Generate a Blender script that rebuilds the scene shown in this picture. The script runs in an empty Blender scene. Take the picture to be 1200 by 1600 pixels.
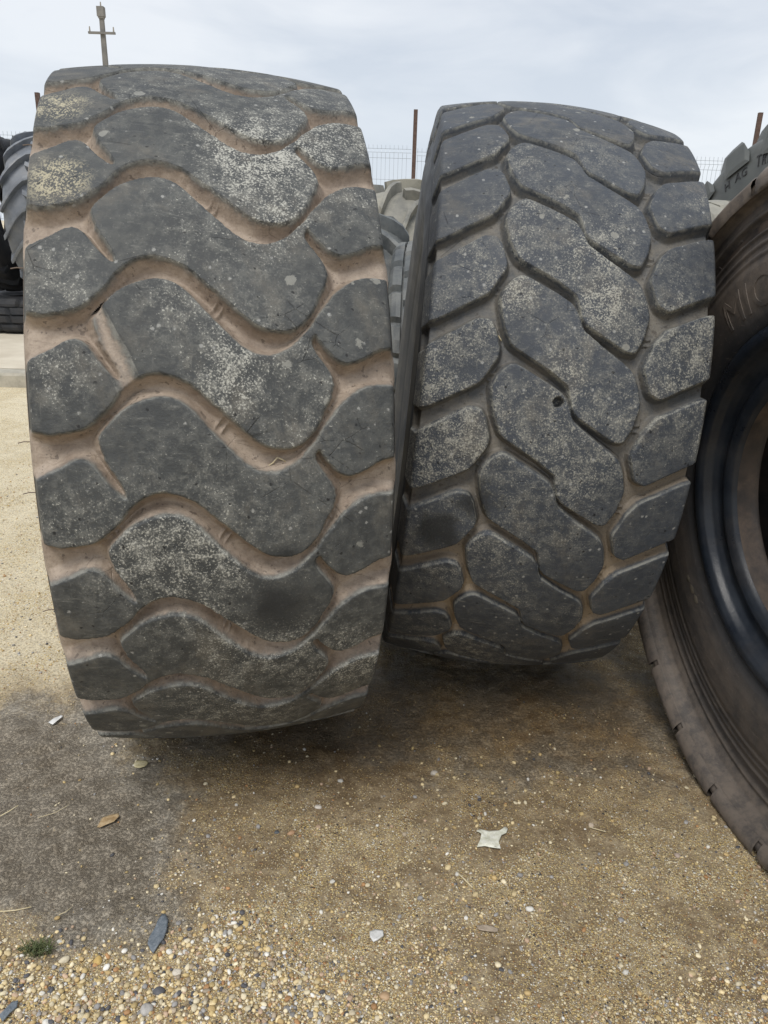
import bpy, math, random
import numpy as np
from mathutils import Matrix, Vector

random.seed(7)
rng = np.random.default_rng(7)
SC = bpy.context.scene
COL = SC.collection
R_ = math.radians

# ------------------------------------------------------------------ camera
PITCH, ROLL, CAM_H, FPX = 0.35107, 0.02995, 1.392, 1200.67
cp, sp, cr, sr = math.cos(PITCH), math.sin(PITCH), math.cos(ROLL), math.sin(ROLL)
fw = Vector((0, cp, -sp)); up0 = Vector((0, sp, cp)); rt0 = Vector((1, 0, 0))
rt = rt0 * cr + up0 * sr; up = -rt0 * sr + up0 * cr
cam_data = bpy.data.cameras.new('camera')
cam = bpy.data.objects.new('camera', cam_data); COL.objects.link(cam)
m = Matrix((rt, up, -fw)).transposed().to_4x4(); m.translation = Vector((0, 0, CAM_H))
cam.matrix_world = m
cam_data.sensor_fit = 'VERTICAL'; cam_data.sensor_height = 36
cam_data.lens = 36 * FPX / 1600
cam_data.clip_start = 0.05; cam_data.clip_end = 2000
SC.camera = cam

# ------------------------------------------------------------------ world: overcast sky
SUN_EL, SUN_AZ = R_(58), R_(200)          # azimuth measured clockwise from +Y
w = bpy.data.worlds.new("World"); SC.world = w; w.use_nodes = True
nt = w.node_tree; nt.nodes.clear()
N = nt.nodes.new; L = nt.links.new
out = N('ShaderNodeOutputWorld'); bg = N('ShaderNodeBackground'); bg.inputs[1].default_value = 0.085
sky = N('ShaderNodeTexSky'); sky.sky_type = 'NISHITA'; sky.sun_disc = False
sky.sun_elevation = SUN_EL; sky.sun_rotation = SUN_AZ; sky.dust_density = 3
tc = N('ShaderNodeTexCoord'); mp = N('ShaderNodeMapping'); mp.inputs['Scale'].default_value = (1.0, 1.0, 3.2)
mp.inputs['Location'].default_value = (3.1, 0.4, 0.3)
L(tc.outputs['Generated'], mp.inputs[0])
n1 = N('ShaderNodeTexNoise'); n1.inputs['Scale'].default_value = 3.4; n1.inputs['Detail'].default_value = 7
n1.inputs['Roughness'].default_value = 0.5; n1.inputs['Distortion'].default_value = 0.3
L(mp.outputs[0], n1.inputs['Vector'])
cl = N('ShaderNodeValToRGB'); L(n1.outputs['Fac'], cl.inputs[0])
cl.color_ramp.elements[0].position = 0.36; cl.color_ramp.elements[0].color = (4.9, 5.4, 6.2, 1)
cl.color_ramp.elements[1].position = 0.60; cl.color_ramp.elements[1].color = (7.1, 7.35, 7.75, 1)
# brighter haze band towards the horizon
sx = N('ShaderNodeSeparateXYZ'); L(tc.outputs['Generated'], sx.inputs[0])
hz = N('ShaderNodeMapRange'); hz.inputs[1].default_value = 0.0; hz.inputs[2].default_value = 0.30
hz.inputs[3].default_value = 0.6; hz.inputs[4].default_value = 0.0
L(sx.outputs[2], hz.inputs[0])
mh = N('ShaderNodeMixRGB'); L(hz.outputs[0], mh.inputs[0]); L(cl.outputs[0], mh.inputs[1]); mh.inputs[2].default_value = (6.9, 7.5, 8.0, 1)
mx = N('ShaderNodeMixRGB'); mx.inputs[0].default_value = 0.93
L(sky.outputs[0], mx.inputs[1]); L(mh.outputs[0], mx.inputs[2])
L(mx.outputs[0], bg.inputs[0]); L(bg.outputs[0], out.inputs[0])

sun_d = bpy.data.lights.new('sun', 'SUN'); sun_d.energy = 1.5; sun_d.angle = R_(25); sun_d.color = (1.0, 0.96, 0.9)
sun = bpy.data.objects.new('sun', sun_d); COL.objects.link(sun)
sd = Vector((math.sin(SUN_AZ) * math.cos(SUN_EL), math.cos(SUN_AZ) * math.cos(SUN_EL), math.sin(SUN_EL)))
sun.rotation_euler = sd.to_track_quat('Z', 'Y').to_euler()
vs = SC.view_settings
vs.view_transform = 'Standard'; vs.look = 'None'; vs.gamma = 1; vs.exposure = 0.56; vs.use_curve_mapping = False

# ------------------------------------------------------------------ helpers
def tag(o, label=None, cat=None, group=None, kind=None):
    if label: o['label'] = label
    if cat: o['category'] = cat
    if group: o['group'] = group
    if kind: o['kind'] = kind
    return o

def empty(name, loc):
    o = bpy.data.objects.new(name, None); COL.objects.link(o); o.location = loc
    o.empty_display_size = 0.1
    return o

def np_mesh(name, V, F, mat=None, smooth=True, normals=None, attrs=None, colors=None):
    V = np.asarray(V, np.float32); me = bpy.data.meshes.new(name)
    F = np.asarray(F, np.int32); k = F.shape[1]
    me.vertices.add(len(V)); me.vertices.foreach_set('co', V.ravel())
    me.loops.add(F.size); me.loops.foreach_set('vertex_index', F.ravel())
    me.polygons.add(len(F))
    me.polygons.foreach_set('loop_start', np.arange(0, F.size, k, dtype=np.int32))
    me.polygons.foreach_set('loop_total', np.full(len(F), k, np.int32))
    me.update(calc_edges=True)
    me.polygons.foreach_set('use_smooth', np.full(len(F), smooth))
    if attrs:
        for n, a in attrs.items():
            at = me.attributes.new(n, 'FLOAT', 'POINT'); at.data.foreach_set('value', np.asarray(a, np.float32))
    if colors is not None:
        at = me.attributes.new('tint', 'FLOAT_COLOR', 'POINT')
        at.data.foreach_set('color', np.asarray(colors, np.float32).ravel())
    if normals is not None:
        me.normals_split_custom_set_from_vertices([tuple(n) for n in normals])
    if mat: me.materials.append(mat)
    return me

def obj(name, me, parent=None, mw=None):
    o = bpy.data.objects.new(name, me); COL.objects.link(o)
    if parent is not None: o.parent = parent
    if mw is not None: o.matrix_basis = mw
    return o

def poly_obj(name, verts, faces, mat, parent=None, smooth=False, loc=None):
    me = bpy.data.meshes.new(name); me.from_pydata([tuple(v) for v in verts], [], faces); me.update()
    if smooth:
        for p in me.polygons: p.use_smooth = True
    if mat: me.materials.append(mat)
    o = obj(name, me, parent)
    if loc is not None: o.location = loc
    return o

def box_vf(cx, cy, cz, sx_, sy_, sz_, taper=1.0):
    v = []
    for z, t in ((-1, 1.0), (1, taper)):
        for x, y in ((-1, -1), (1, -1), (1, 1), (-1, 1)):
            v.append((cx + x * sx_ / 2 * t, cy + y * sy_ / 2 * t, cz + z * sz_ / 2))
    f = [(0, 3, 2, 1), (4, 5, 6, 7), (0, 1, 5, 4), (1, 2, 6, 5), (2, 3, 7, 6), (3, 0, 4, 7)]
    return v, f

def merge(parts):
    V, F = [], []
    for v, f in parts:
        b = len(V); V += list(v); F += [tuple(i + b for i in q) for q in f]
    return V, F

def tube_vf(pts, rad, n=6, r_end=None):
    V, F = [], []
    pts = [Vector(p) for p in pts]
    for i, p in enumerate(pts):
        d = (pts[min(i + 1, len(pts) - 1)] - pts[max(i - 1, 0)]).normalized()
        a = d.orthogonal().normalized(); b = d.cross(a)
        r = rad if r_end is None else rad + (r_end - rad) * i / (len(pts) - 1)
        for k in range(n):
            t = 2 * math.pi * k / n
            V.append(tuple(p + a * math.cos(t) * r + b * math.sin(t) * r))
    for i in range(len(pts) - 1):
        for k in range(n):
            F.append((i * n + k, i * n + (k + 1) % n, (i + 1) * n + (k + 1) % n, (i + 1) * n + k))
    F.append(tuple(range(n))[::-1]); F.append(tuple((len(pts) - 1) * n + k for k in range(n)))
    return V, F

def vnoise(x, y, seed=0, octaves=4, rough=0.5):
    out_ = np.zeros_like(x, dtype=float); amp = 1.0; tot = 0
    for o_ in range(octaves):
        r = np.random.default_rng(seed * 31 + o_).random((256, 256))
        xi = np.floor(x).astype(int); yi = np.floor(y).astype(int)
        fx = x - xi; fy = y - yi; fx = fx * fx * (3 - 2 * fx); fy = fy * fy * (3 - 2 * fy)
        a = r[xi % 256, yi % 256]; b = r[(xi + 1) % 256, yi % 256]; c = r[xi % 256, (yi + 1) % 256]; d = r[(xi + 1) % 256, (yi + 1) % 256]
        out_ += amp * ((a * (1 - fx) + b * fx) * (1 - fy) + (c * (1 - fx) + d * fx) * fy)
        tot += amp; amp *= rough; x = x * 2.03 + 17.1; y = y * 2.03 + 5.7
    return out_ / tot

def sdf_poly(px, py, poly):
    """signed distance, negative inside"""
    poly = np.asarray(poly, float); n = len(poly)
    best = np.full(px.shape, 1e9); inside = np.zeros(px.shape, bool)
    for i in range(n):
        ax, ay = poly[i]; bx, by = poly[(i + 1) % n]
        ex, ey = bx - ax, by - ay
        t = np.clip(((px - ax) * ex + (py - ay) * ey) / (ex * ex + ey * ey + 1e-12), 0, 1)
        dx, dy = px - ax - t * ex, py - ay - t * ey
        best = np.minimum(best, dx * dx + dy * dy)
        cnd = ((ay > py) != (by > py))
        if ey != 0:
            cnd &= px < (ex * (py - ay) / ey + ax)
            inside ^= cnd
    d = np.sqrt(best)
    return np.where(inside, -d, d)

def chaikin(p, it=1, k=0.25):
    p = np.asarray(p, float)
    for _ in range(it):
        q = np.roll(p, -1, axis=0)
        a = p * (1 - k) + q * k; b = p * k + q * (1 - k)
        p = np.stack([a, b], 1).reshape(-1, 2)
    return p

def round_corners(p, d, pitch):
    p = np.asarray(p, float) * np.array([1, pitch]); out_ = []; n = len(p)
    for i in range(n):
        a, b, c = p[i - 1], p[i], p[(i + 1) % n]
        la, lc = np.linalg.norm(a - b), np.linalg.norm(c - b)
        q0 = b + (a - b) * min(.4, d / la); q1 = b + (c - b) * min(.4, d / lc)
        for t in (0, .33, .67, 1): out_.append((1 - t) ** 2 * q0 + 2 * t * (1 - t) * b + t * t * q1)
    return np.array(out_) / np.array([1, pitch])

# ------------------------------------------------------------------ material toolkit
class NT:
    def __init__(s, name):
        s.m = bpy.data.materials.new(name); s.m.use_nodes = True; s.t = s.m.node_tree
        s.b = s.t.nodes['Principled BSDF']; s.t_out = s.t.nodes['Material Output']
        s.geo = s.t.nodes.new('ShaderNodeNewGeometry')
        s.pos = s.geo.outputs['Position']
    def n(s, t): return s.t.nodes.new(t)
    def link(s, a, b): s.t.links.new(a, b)
    def noise(s, scale, detail=4, rough=0.55, vec=None, dist=0):
        k = s.n('ShaderNodeTexNoise'); k.inputs['Scale'].default_value = scale; k.inputs['Detail'].default_value = detail
        k.inputs['Roughness'].default_value = rough; k.inputs['Distortion'].default_value = dist
        s.link(vec or s.pos, k.inputs['Vector']); return k.outputs['Fac']
    def ramp(s, v, a, b, lo=0.0, hi=1.0):
        k = s.n('ShaderNodeMapRange'); k.interpolation_type = 'SMOOTHSTEP'
        k.inputs[1].default_value = a; k.inputs[2].default_value = b; k.inputs[3].default_value = lo; k.inputs[4].default_value = hi
        s.link(v, k.inputs[0]); return k.outputs[0]
    def math(s, op, a, b=None, clamp=False):
        k = s.n('ShaderNodeMath'); k.operation = op; k.use_clamp = clamp
        for i, v in enumerate((a, b)):
            if v is None: continue
            if isinstance(v, (int, float)): k.inputs[i].default_value = v
            else: s.link(v, k.inputs[i])
        return k.outputs[0]
    def mix(s, f, a, b, mode='MIX'):
        k = s.n('ShaderNodeMixRGB'); k.blend_type = mode
        for i, v in enumerate((f, a, b)):
            if isinstance(v, (int, float)): k.inputs[i].default_value = v
            elif isinstance(v, tuple): k.inputs[i].default_value = (*v, 1) if len(v) == 3 else v
            else: s.link(v, k.inputs[i])
        return k.outputs[0]
    def attr(s, name, out='Fac'):
        k = s.n('ShaderNodeAttribute'); k.attribute_name = name; return k.outputs[out]
    def voro(s, scale, feat='F1', out='Distance', vec=None, rnd=1.0):
        k = s.n('ShaderNodeTexVoronoi'); k.feature = feat; k.inputs['Scale'].default_value = scale
        k.inputs['Randomness'].default_value = rnd
        s.link(vec or s.pos, k.inputs['Vector']); return k.outputs[out]
    def mapv(s, scale, loc=(0, 0, 0), rot=(0, 0, 0), vec=None):
        k = s.n('ShaderNodeMapping'); k.inputs['Scale'].default_value = scale; k.inputs['Location'].default_value = loc
        k.inputs['Rotation'].default_value = rot
        s.link(vec or s.pos, k.inputs['Vector']); return k.outputs[0]
    def near(s, p, r0, r1):
        k = s.n('ShaderNodeVectorMath'); k.operation = 'DISTANCE'; s.link(s.pos, k.inputs[0]); k.inputs[1].default_value = p
        return s.ramp(k.outputs['Value'], r0, r1, 1.0, 0.0)
    def z(s):
        k = s.n('ShaderNodeSeparateXYZ'); s.link(s.pos, k.inputs[0]); return k.outputs[2]
    def fin(s, col, rough, h=None, bd=0.002, strength=1.0, spec=0.5):
        for v, n_ in ((col, 'Base Color'), (rough, 'Roughness')):
            if isinstance(v, (int, float)): s.b.inputs[n_].default_value = v
            elif isinstance(v, tuple): s.b.inputs[n_].default_value = (*v, 1)
            else: s.link(v, s.b.inputs[n_])
        s.b.inputs['Specular IOR Level'].default_value = spec
        if h is not None:
            k = s.n('ShaderNodeBump'); k.inputs['Distance'].default_value = bd; k.inputs['Strength'].default_value = strength
            s.link(h, k.inputs['Height']); s.link(k.outputs[0], s.b.inputs['Normal'])
        return s.m

def tread_material(name, rub, dust, groove, groove2, dust_amt, lo=0.10, hi=0.55, yellow=None, wet=None, low_brown=None, pale=()):
    q = NT(name)
    h = q.attr('height')
    big = q.noise(2.6, 4, 0.55)
    patch = q.ramp(big, 0.42, 0.66, 0, .8)
    pm = None
    for p, r in pale:
        k_ = q.near(p, r * 0.2, r); pm = k_ if pm is None else q.math('MAXIMUM', pm, k_)
    if pm is not None: patch = q.math('ADD', patch, q.math('MULTIPLY', pm, .55))
    oi = q.n('ShaderNodeObjectInfo'); rnd = oi.outputs['Random']
    patch = q.math('MULTIPLY', patch, q.ramp(rnd, 0, 1, .55, 1.15))
    mid = q.noise(34, 8, 0.72)
    fine = q.noise(250, 5, 0.7)
    fib = q.noise(1, 6, 0.7, vec=q.mapv((16, 130, 110), rot=(0.05, 0.25, 0.1)))
    fib2 = q.noise(1, 5, 0.7, vec=q.mapv((120, 60, 9), rot=(0.1, 0.1, 0.3)))
    base = q.mix(q.ramp(q.noise(5, 7, 0.6), 0.3, 0.7), tuple(c * 0.85 for c in rub), tuple(c * 1.15 for c in rub))
    base = q.mix(q.math('MULTIPLY', q.math('MAXIMUM', q.ramp(fib, 0.56, 0.72), q.ramp(fib2, .62, .76)), 0.34), base, dust)
    base = q.mix(q.ramp(rnd, 0, 1, 0, .30), base, tuple(c * .72 for c in rub))
    # thin film of dust
    base = q.mix(q.math('MULTIPLY', q.ramp(mid, 0.40, 0.66), 0.13 * dust_amt), base, dust)
    sm1 = q.math('MULTIPLY', q.ramp(q.noise(7.5, 8, .74, dist=.6), .53, .68), q.ramp(mid, .36, .62))
    base = q.mix(q.math('MULTIPLY', q.math('MULTIPLY', sm1, q.ramp(fine, .40, .58)), 0.26 * dust_amt, clamp=True), base, dust)
    base = q.mix(q.math('MULTIPLY', q.math('MULTIPLY', patch, q.ramp(q.math('ADD', mid, q.math('MULTIPLY', q.math('SUBTRACT', fine, .5), .9)), .42, .62)), .42, clamp=True), base, dust)
    tan = q.math('MULTIPLY', q.ramp(q.noise(1, 7, .68, vec=q.mapv((9, 14, 5), rot=(.2, .5, .3))), .50, .70), .30)
    base = q.mix(tan, base, tuple(c * f_ for c, f_ in zip(dust, (.62, .56, .50))))
    # small dark nicks where rubber has been picked out
    nk = q.math('MULTIPLY', q.ramp(q.math('ADD', q.voro(30, vec=q.mapv((1, 2.2, 1), rot=(.3, .2, .7))), q.math('MULTIPLY', q.math('SUBTRACT', fine, .5), .3)), .07, .11, 1, 0), .8)
    base = q.mix(nk, base, (.012, .012, .013))
    # speckle, dense in the patches and scattered elsewhere
    thr = q.math('ADD', fine, q.math('MULTIPLY', patch, 0.14))
    thr = q.math('ADD', thr, q.math('MULTIPLY', q.math('SUBTRACT', mid, 0.5), 0.35))
    speck = q.ramp(thr, 0.66, 0.73)
    base = q.mix(q.math('MULTIPLY', speck, min(.9, 0.8 * dust_amt)), base, tuple(min(1, c * 1.35) for c in dust))
    v = q.voro(46); vc = q.voro(46, out='Color')
    dot = q.math('MULTIPLY', q.ramp(q.math('ADD', v, q.math('MULTIPLY', q.math('SUBTRACT', fine, .5), .5)), 0.10, 0.2, 1, 0), q.ramp(vc, 0.66, 0.70))
    base = q.mix(q.math('MULTIPLY', dot, 0.75), base, (0.36, 0.36, 0.34))
    # crisp bird-lime / paint like flecks
    v2 = q.voro(15, vec=q.mapv((1, 1, 1), loc=(3, 1, 2))); vc2 = q.voro(15, out='Color', vec=q.mapv((1, 1, 1), loc=(3, 1, 2)))
    fl = q.math('MULTIPLY', q.ramp(q.math('ADD', v2, q.math('MULTIPLY', q.math('SUBTRACT', mid, .5), .55)), 0.12, 0.15, 1, 0), q.ramp(vc2, 0.60, 0.64))
    base = q.mix(q.math('MULTIPLY', fl, 0.55), base, dust)
    if yellow:
        for p, r in yellow:
            ym = q.math('MULTIPLY', q.near(p, r * 0.35, r), q.ramp(q.math('ADD', fine, q.math('MULTIPLY', mid, 0.6)), 0.80, 0.86))
            base = q.mix(q.math('MULTIPLY', ym, .8), base, (0.50, 0.45, 0.31))
    if wet:
        for p, r in wet:
            wm = q.ramp(q.math('ADD', q.near(p, 0.0, r * 1.5), q.math('MULTIPLY', q.math('SUBTRACT', q.noise(17, 7, .68), .5), 2.0)), 0.35, 0.95)
            base = q.mix(q.math('MULTIPLY', wm, 0.9), base, (0.024, 0.026, 0.028))
    # groove soil
    gn = q.math('ADD', h, q.math('MULTIPLY', q.math('SUBTRACT', q.noise(60, 5, .6), 0.5), 0.28))
    gmask = q.ramp(gn, lo, hi, 1.0, 0.0)
    gcol = q.mix(q.ramp(q.noise(13, 8, .72), 0.36, 0.66), groove, groove2)
    gcol = q.mix(q.math('MULTIPLY', q.ramp(fib, .52, .68), .4), gcol, tuple(c * .45 for c in groove2))
    gcol = q.mix(q.math('MULTIPLY', q.math('MULTIPLY', q.ramp(h, .35, .75), q.ramp(mid, .38, .6)), .55), gcol, tuple(c * 1.5 for c in rub))
    if low_brown:
        zz = q.ramp(q.math('ADD', q.z(), q.math('MULTIPLY', q.math('SUBTRACT', big, .5), 1.2)), 0.3, 1.25, 1.0, 0.0)
        gcol = q.mix(zz, gcol, low_brown)
    gcol = q.mix(q.math('MULTIPLY', q.ramp(fine, 0.5, 0.7), 0.35), gcol, tuple(c * 0.35 for c in groove))
    # crumbs of rubber and dirt
    gcol = q.mix(q.math('MULTIPLY', q.ramp(q.noise(75, 3, .5), 0.63, 0.68), 0.5), gcol, (0.045, 0.035, 0.03))
    col = q.mix(gmask, base, gcol)
    # rubbed pale rim at the top edge of each lug
    rim = q.math('MULTIPLY', q.ramp(h, 0.62, 0.86), q.ramp(h, 0.93, 0.985, 1, 0))
    col = q.mix(q.math('MULTIPLY', q.math('MULTIPLY', rim, q.ramp(mid, .35, .6)), 0.45), col, dust)
    rough = q.ramp(mid, 0.3, 0.7, 0.5, 0.72)
    bump = q.math('ADD', q.math('MULTIPLY', mid, 0.9), q.math('MULTIPLY', fine, 0.45))
    bump = q.math('ADD', bump, q.math('MULTIPLY', q.noise(6, 3), 2.0))
    # nicks and cuts
    ck = q.voro(9, feat='DISTANCE_TO_EDGE', vec=q.mapv((1, 0.6, 1.6), rot=(.4, .3, .2)))
    ck = q.math('MULTIPLY', q.ramp(q.math('ADD', ck, q.math('MULTIPLY', mid, .05)), 0.022, 0.034, 1, 0), q.ramp(q.noise(7, 2), .56, .62))
    bump = q.math('SUBTRACT', bump, q.math('MULTIPLY', ck, 0.6))
    return q.fin(col, rough, bump, 0.0035, 0.8, 0.35)

def rubber_material(name, a, b, dust=(0.2, 0.16, 0.12), amt=0.4, rough=(0.45, 0.7), scale=8, zdust=None, bd=0.002):
    q = NT(name)
    n = q.noise(scale, 6, 0.65); f = q.noise(120, 5, 0.7)
    col = q.mix(q.ramp(n, 0.3, 0.7), a, b)
    dm = q.ramp(q.noise(scale * 0.6, 7, 0.68, dist=0.4), 0.42, 0.66)
    dm = q.math('MULTIPLY', dm, q.ramp(f, 0.3, 0.6, 0.5, 1.0))
    col = q.mix(q.math('MULTIPLY', dm, amt), col, dust)
    if zdust:
        zm = q.ramp(q.math('ADD', q.z(), q.math('MULTIPLY', q.math('SUBTRACT', n, .5), .8)), zdust[0], zdust[1], 1, 0)
        col = q.mix(q.math('MULTIPLY', zm, zdust[2]), col, dust)
    return q.fin(col, q.ramp(n, .3, .7, rough[0], rough[1]), q.math('ADD', n, q.math('MULTIPLY', f, 0.3)), bd, 0.7, 0.4)

M = {}
M['t1_tread'] = tread_material('worn_tread_brown_grooves', (0.058, 0.062, 0.063), (0.36, 0.355, 0.315), (0.42, 0.345, 0.275), (0.26, 0.205, 0.16), 1.1,
                               lo=0.62, hi=0.90, yellow=[((-0.655, 1.665, 1.60), 0.075), ((-0.605, 1.50, 1.46), 0.075)],
                               wet=[((-0.208, 1.353, 0.689), 0.085), ((-0.192, 1.34, 0.80), 0.05), ((-0.545, 1.32, 0.98), 0.04)],
                               pale=[((-.36, 1.40, 1.28), .15), ((-.57, 1.385, 1.30), .11), ((-.56, 1.316, 1.15), .10), ((-.278, 1.616, 1.523), .16), ((-.28, 1.36, 1.15), .12), ((-.2, 1.5, 1.42), .1)])
M['t2_tread'] = tread_material('worn_tread_grey_grooves', (0.055, 0.063, 0.076), (0.36, 0.35, 0.30), (0.095, 0.10, 0.105), (0.19, 0.175, 0.15), .68,
                               lo=0.35, hi=0.7, low_brown=(0.36, 0.285, 0.20),
                               wet=[((.223, 1.684, .798), .07), ((.139, 1.708, .722), .08)],
                               pale=[((.255, 1.769, 1.273), .11), ((.469, 1.823, 1.366), .11), ((.467, 1.761, 1.26), .08), ((.48, 2.03, 1.58), .14), ((.177, 1.818, 1.344), .08), ((.387, 1.695, 1.10), .09), ((.30, 2.0, 1.55), .12)])
M['t1_side'] = rubber_material('brown_dusty_sidewall', (0.13, 0.10, 0.08), (0.20, 0.155, 0.12), dust=(0.27, 0.21, 0.16), amt=.5)
M['t2_side'] = rubber_material('dark_grey_sidewall', (0.022, 0.025, 0.031), (0.042, 0.046, 0.052), dust=(0.10, 0.095, 0.085), amt=.3)
M['liner'] = rubber_material('black_liner', (0.012, 0.013, 0.016), (0.03, 0.03, 0.032), dust=(0.12, 0.09, 0.06), amt=.25)

# ------------------------------------------------------------------ tyre builder
def make_frame(C, yaw, lean):
    a = Vector((math.cos(yaw) * math.cos(lean), math.sin(yaw) * math.cos(lean), math.sin(lean)))
    me1 = Vector((-math.sin(yaw), math.cos(yaw), 0))
    e2 = a.cross(me1)
    mm = Matrix((a, me1, e2)).transposed().to_4x4(); mm.translation = Vector(C)
    return mm

def resample(pts, n):
    pts = np.asarray(pts, float)
    d = np.r_[0, np.cumsum(np.hypot(*np.diff(pts, axis=0).T))]
    t = np.linspace(0, d[-1], n)
    return np.stack([np.interp(t, d, pts[:, 0]), np.interp(t, d, pts[:, 1])], 1)

def revolve(name, prof, mat, nseg=192, root=None, mw=None, deform=None, smooth_prof=True):
    prof = np.asarray(prof, float); n = len(prof)
    th = np.arange(nseg) * 2 * np.pi / nseg
    U = np.repeat(prof[:, 0][:, None], nseg, 1); RR = np.repeat(prof[:, 1][:, None], nseg, 1); T = np.repeat(th[None], n, 0)
    if deform: U, RR = deform(U, RR, T)
    V = np.stack([U, -RR * np.cos(T), RR * np.sin(T)], -1).reshape(-1, 3)
    i, j = np.meshgrid(np.arange(n - 1), np.arange(nseg), indexing='ij'); j2 = (j + 1) % nseg
    F = np.stack([i * nseg + j, i * nseg + j2, (i + 1) * nseg + j2, (i + 1) * nseg + j], -1).reshape(-1, 4)
    me = np_mesh(name, V, F, mat)
    return obj(name, me, root, mw)

def build_tread(root, mw, cfg):
    """cfg: tread(u)->r, us, depth, side_top, side_base (lists of (u,r) from the shoulder out),
       n, v0, th0 (angle th0 at row value v0), lugs [(poly, name, splitter)], wall, power, du, dv, mats"""
    Nn = cfg['n']; dth = 2 * np.pi / Nn; us = cfg['us']; Rm = cfg['tread'](0.0); pitch = dth * Rm
    nj = max(8, int(round(pitch / cfg['dv']))); nu = int(round(2 * us / cfg['du'])) | 1
    uc = np.linspace(-us, us, nu)
    nside = cfg['nside']
    st = resample(cfg['side_top'], nside + 1)[1:]; sb = resample(cfg['side_base'], nside + 1)[1:]
    topc = np.concatenate([np.stack([-st[::-1, 0], st[::-1, 1]], 1), np.stack([uc, cfg['tread'](uc)], 1), st])
    basec = np.concatenate([np.stack([-sb[::-1, 0], sb[::-1, 1]], 1), np.stack([uc, cfg['tread'](uc) - cfg['depth']], 1), sb])
    # polygon-space u for every column (sides keep going outwards so the outline can end there)
    up_ = np.concatenate([-us - np.arange(nside, 0, -1) * 0.004, uc, us + np.arange(1, nside + 1) * 0.004])
    ns = len(up_)
    vj = np.arange(nj) / nj
    U, V = np.meshgrid(up_, vj, indexing='ij')
    rows = range(-4, 5)
    wall = cfg['wall']
    def all_sdf(U_, V_):
        best = np.full(U_.shape, 1e9); own = np.zeros(U_.shape, int); lg = np.zeros(U_.shape, int)
        for li, lug in enumerate(cfg['lugs']):
            P = np.asarray(lug['poly'], float); Pm = np.stack([P[:, 0], P[:, 1] * pitch], 1)
            vmin, vmax = P[:, 1].min(), P[:, 1].max()
            for o in rows:
                # row o of this lug occupies v in [vmin+o, vmax+o]
                if vmin + o > 1.3 or vmax + o < -0.3: continue
                s = sdf_poly(U_, (V_ - o) * pitch, Pm)
                k = s < best
                best = np.where(k, s, best); own = np.where(k, o, own); lg = np.where(k, li, lg)
        return best, own, lg
    sd_, _, _ = all_sdf(U, V)
    w2 = 2 * np.pi
    sd_ = sd_ + cfg['chip'] * (.0010 * np.sin(w2 * 4 * V + 47 * U) + .0009 * np.sin(w2 * 9 * V - 130 * U + 1) * (.5 + .5 * np.sin(w2 * 2 * V + 31 * U)) + .0005 * np.sin(w2 * 17 * V + 210 * U + 2))
    t = np.clip(1 - sd_ / wall, 0, 1)
    h = t ** cfg['power']
    inner = np.clip(-sd_, 0, None)
    h = np.where(sd_ < 0, 1.0, h) - cfg['round'] * np.exp(-inner / 0.005) * (sd_ < 0.001)
    hfloor = np.zeros_like(h)
    for (tu, tv, ang, ln) in cfg.get('ticks', []):
        ca, sa = math.cos(ang), math.sin(ang)
        for o in (-1, 0, 1):
            du_ = U - tu; dv_ = (V - (tv % 1.0) - o) * pitch
            for off in (-0.007, 0.007):
                al = du_ * ca + dv_ * sa; pe = -du_ * sa + dv_ * ca + off
                hfloor = np.maximum(hfloor, 0.24 * np.exp(-(pe / 0.0024) ** 2) * (np.abs(al) < ln))
    h = np.maximum(h, hfloor + h * 0.6)
    # gentle uneven relief of the worn surface
    hn = (vnoise(U * 30 + 40, np.zeros_like(V) + 3, 5, 2) - .5)
    P2 = basec[:, None, :] * (1 - h[..., None]) + topc[:, None, :] * h[..., None]
    Uu, Rr = P2[..., 0], P2[..., 1]
    ang = V * dth
    def pos(Uu, Rr, ang): return np.stack([Uu, -Rr * np.cos(ang), Rr * np.sin(ang)], -1)
    P3 = pos(Uu, Rr, ang)
    Pn = pos(np.roll(Uu, -1, 1), np.roll(Rr, -1, 1), ang + dth / nj); Pp = pos(np.roll(Uu, 1, 1), np.roll(Rr, 1, 1), ang - dth / nj)
    dV = Pn - Pp; dU = np.gradient(P3, axis=0)
    Nm = np.cross(dV, dU); Nm /= np.linalg.norm(Nm, axis=-1, keepdims=True) + 1e-12
    if (Nm[ns // 2, :, 2] * 0 + (Nm[ns // 2] * P3[ns // 2]).sum(-1)).mean() < 0: Nm = -Nm; flip = True
    else: flip = False
    q0, q1, q3 = P3[ns // 2, 0], P3[ns // 2, 1], P3[ns // 2 + 1, 0]
    WIND = float(np.dot(np.cross(q1 - q0, q3 - q0), Nm[ns // 2, 0])) < 0
    # face ownership
    Uc = (U[:-1] + U[1:]) / 2; Vc = V[:-1] + 0.5 / nj
    fs, fo, fl = all_sdf(Uc, Vc)
    hmax = np.maximum(h[:-1], h[1:]); hmax = np.maximum(hmax, np.roll(hmax, -1, 1))
    islug = (fs < wall * 0.97)
    fi, fj = np.meshgrid(np.arange(ns - 1), np.arange(nj), indexing='ij')
    def emit(name, sel, off, mats, thetaN=1):
        """sel mask of canonical faces, off = row offset per face; vertices at global j"""
        i = fi[sel]; j = fj[sel] - off[sel] * nj
        quads = np.stack([i * 100000 + (j + 5000), i * 100000 + (j + 5001), (i + 1) * 100000 + (j + 5001), (i + 1) * 100000 + (j + 5000)], -1)
        if WIND: quads = quads[:, ::-1]
        ids, inv = np.unique(quads, return_inverse=True); inv = inv.reshape(quads.shape)
        vi = ids // 100000; vjg = ids % 100000 - 5000
        vm = vjg % nj; turn = (vjg // nj) * dth
        p = P3[vi, vm]; nn = Nm[vi, vm]
        ca, sa = np.cos(-turn), np.sin(-turn)
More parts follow.
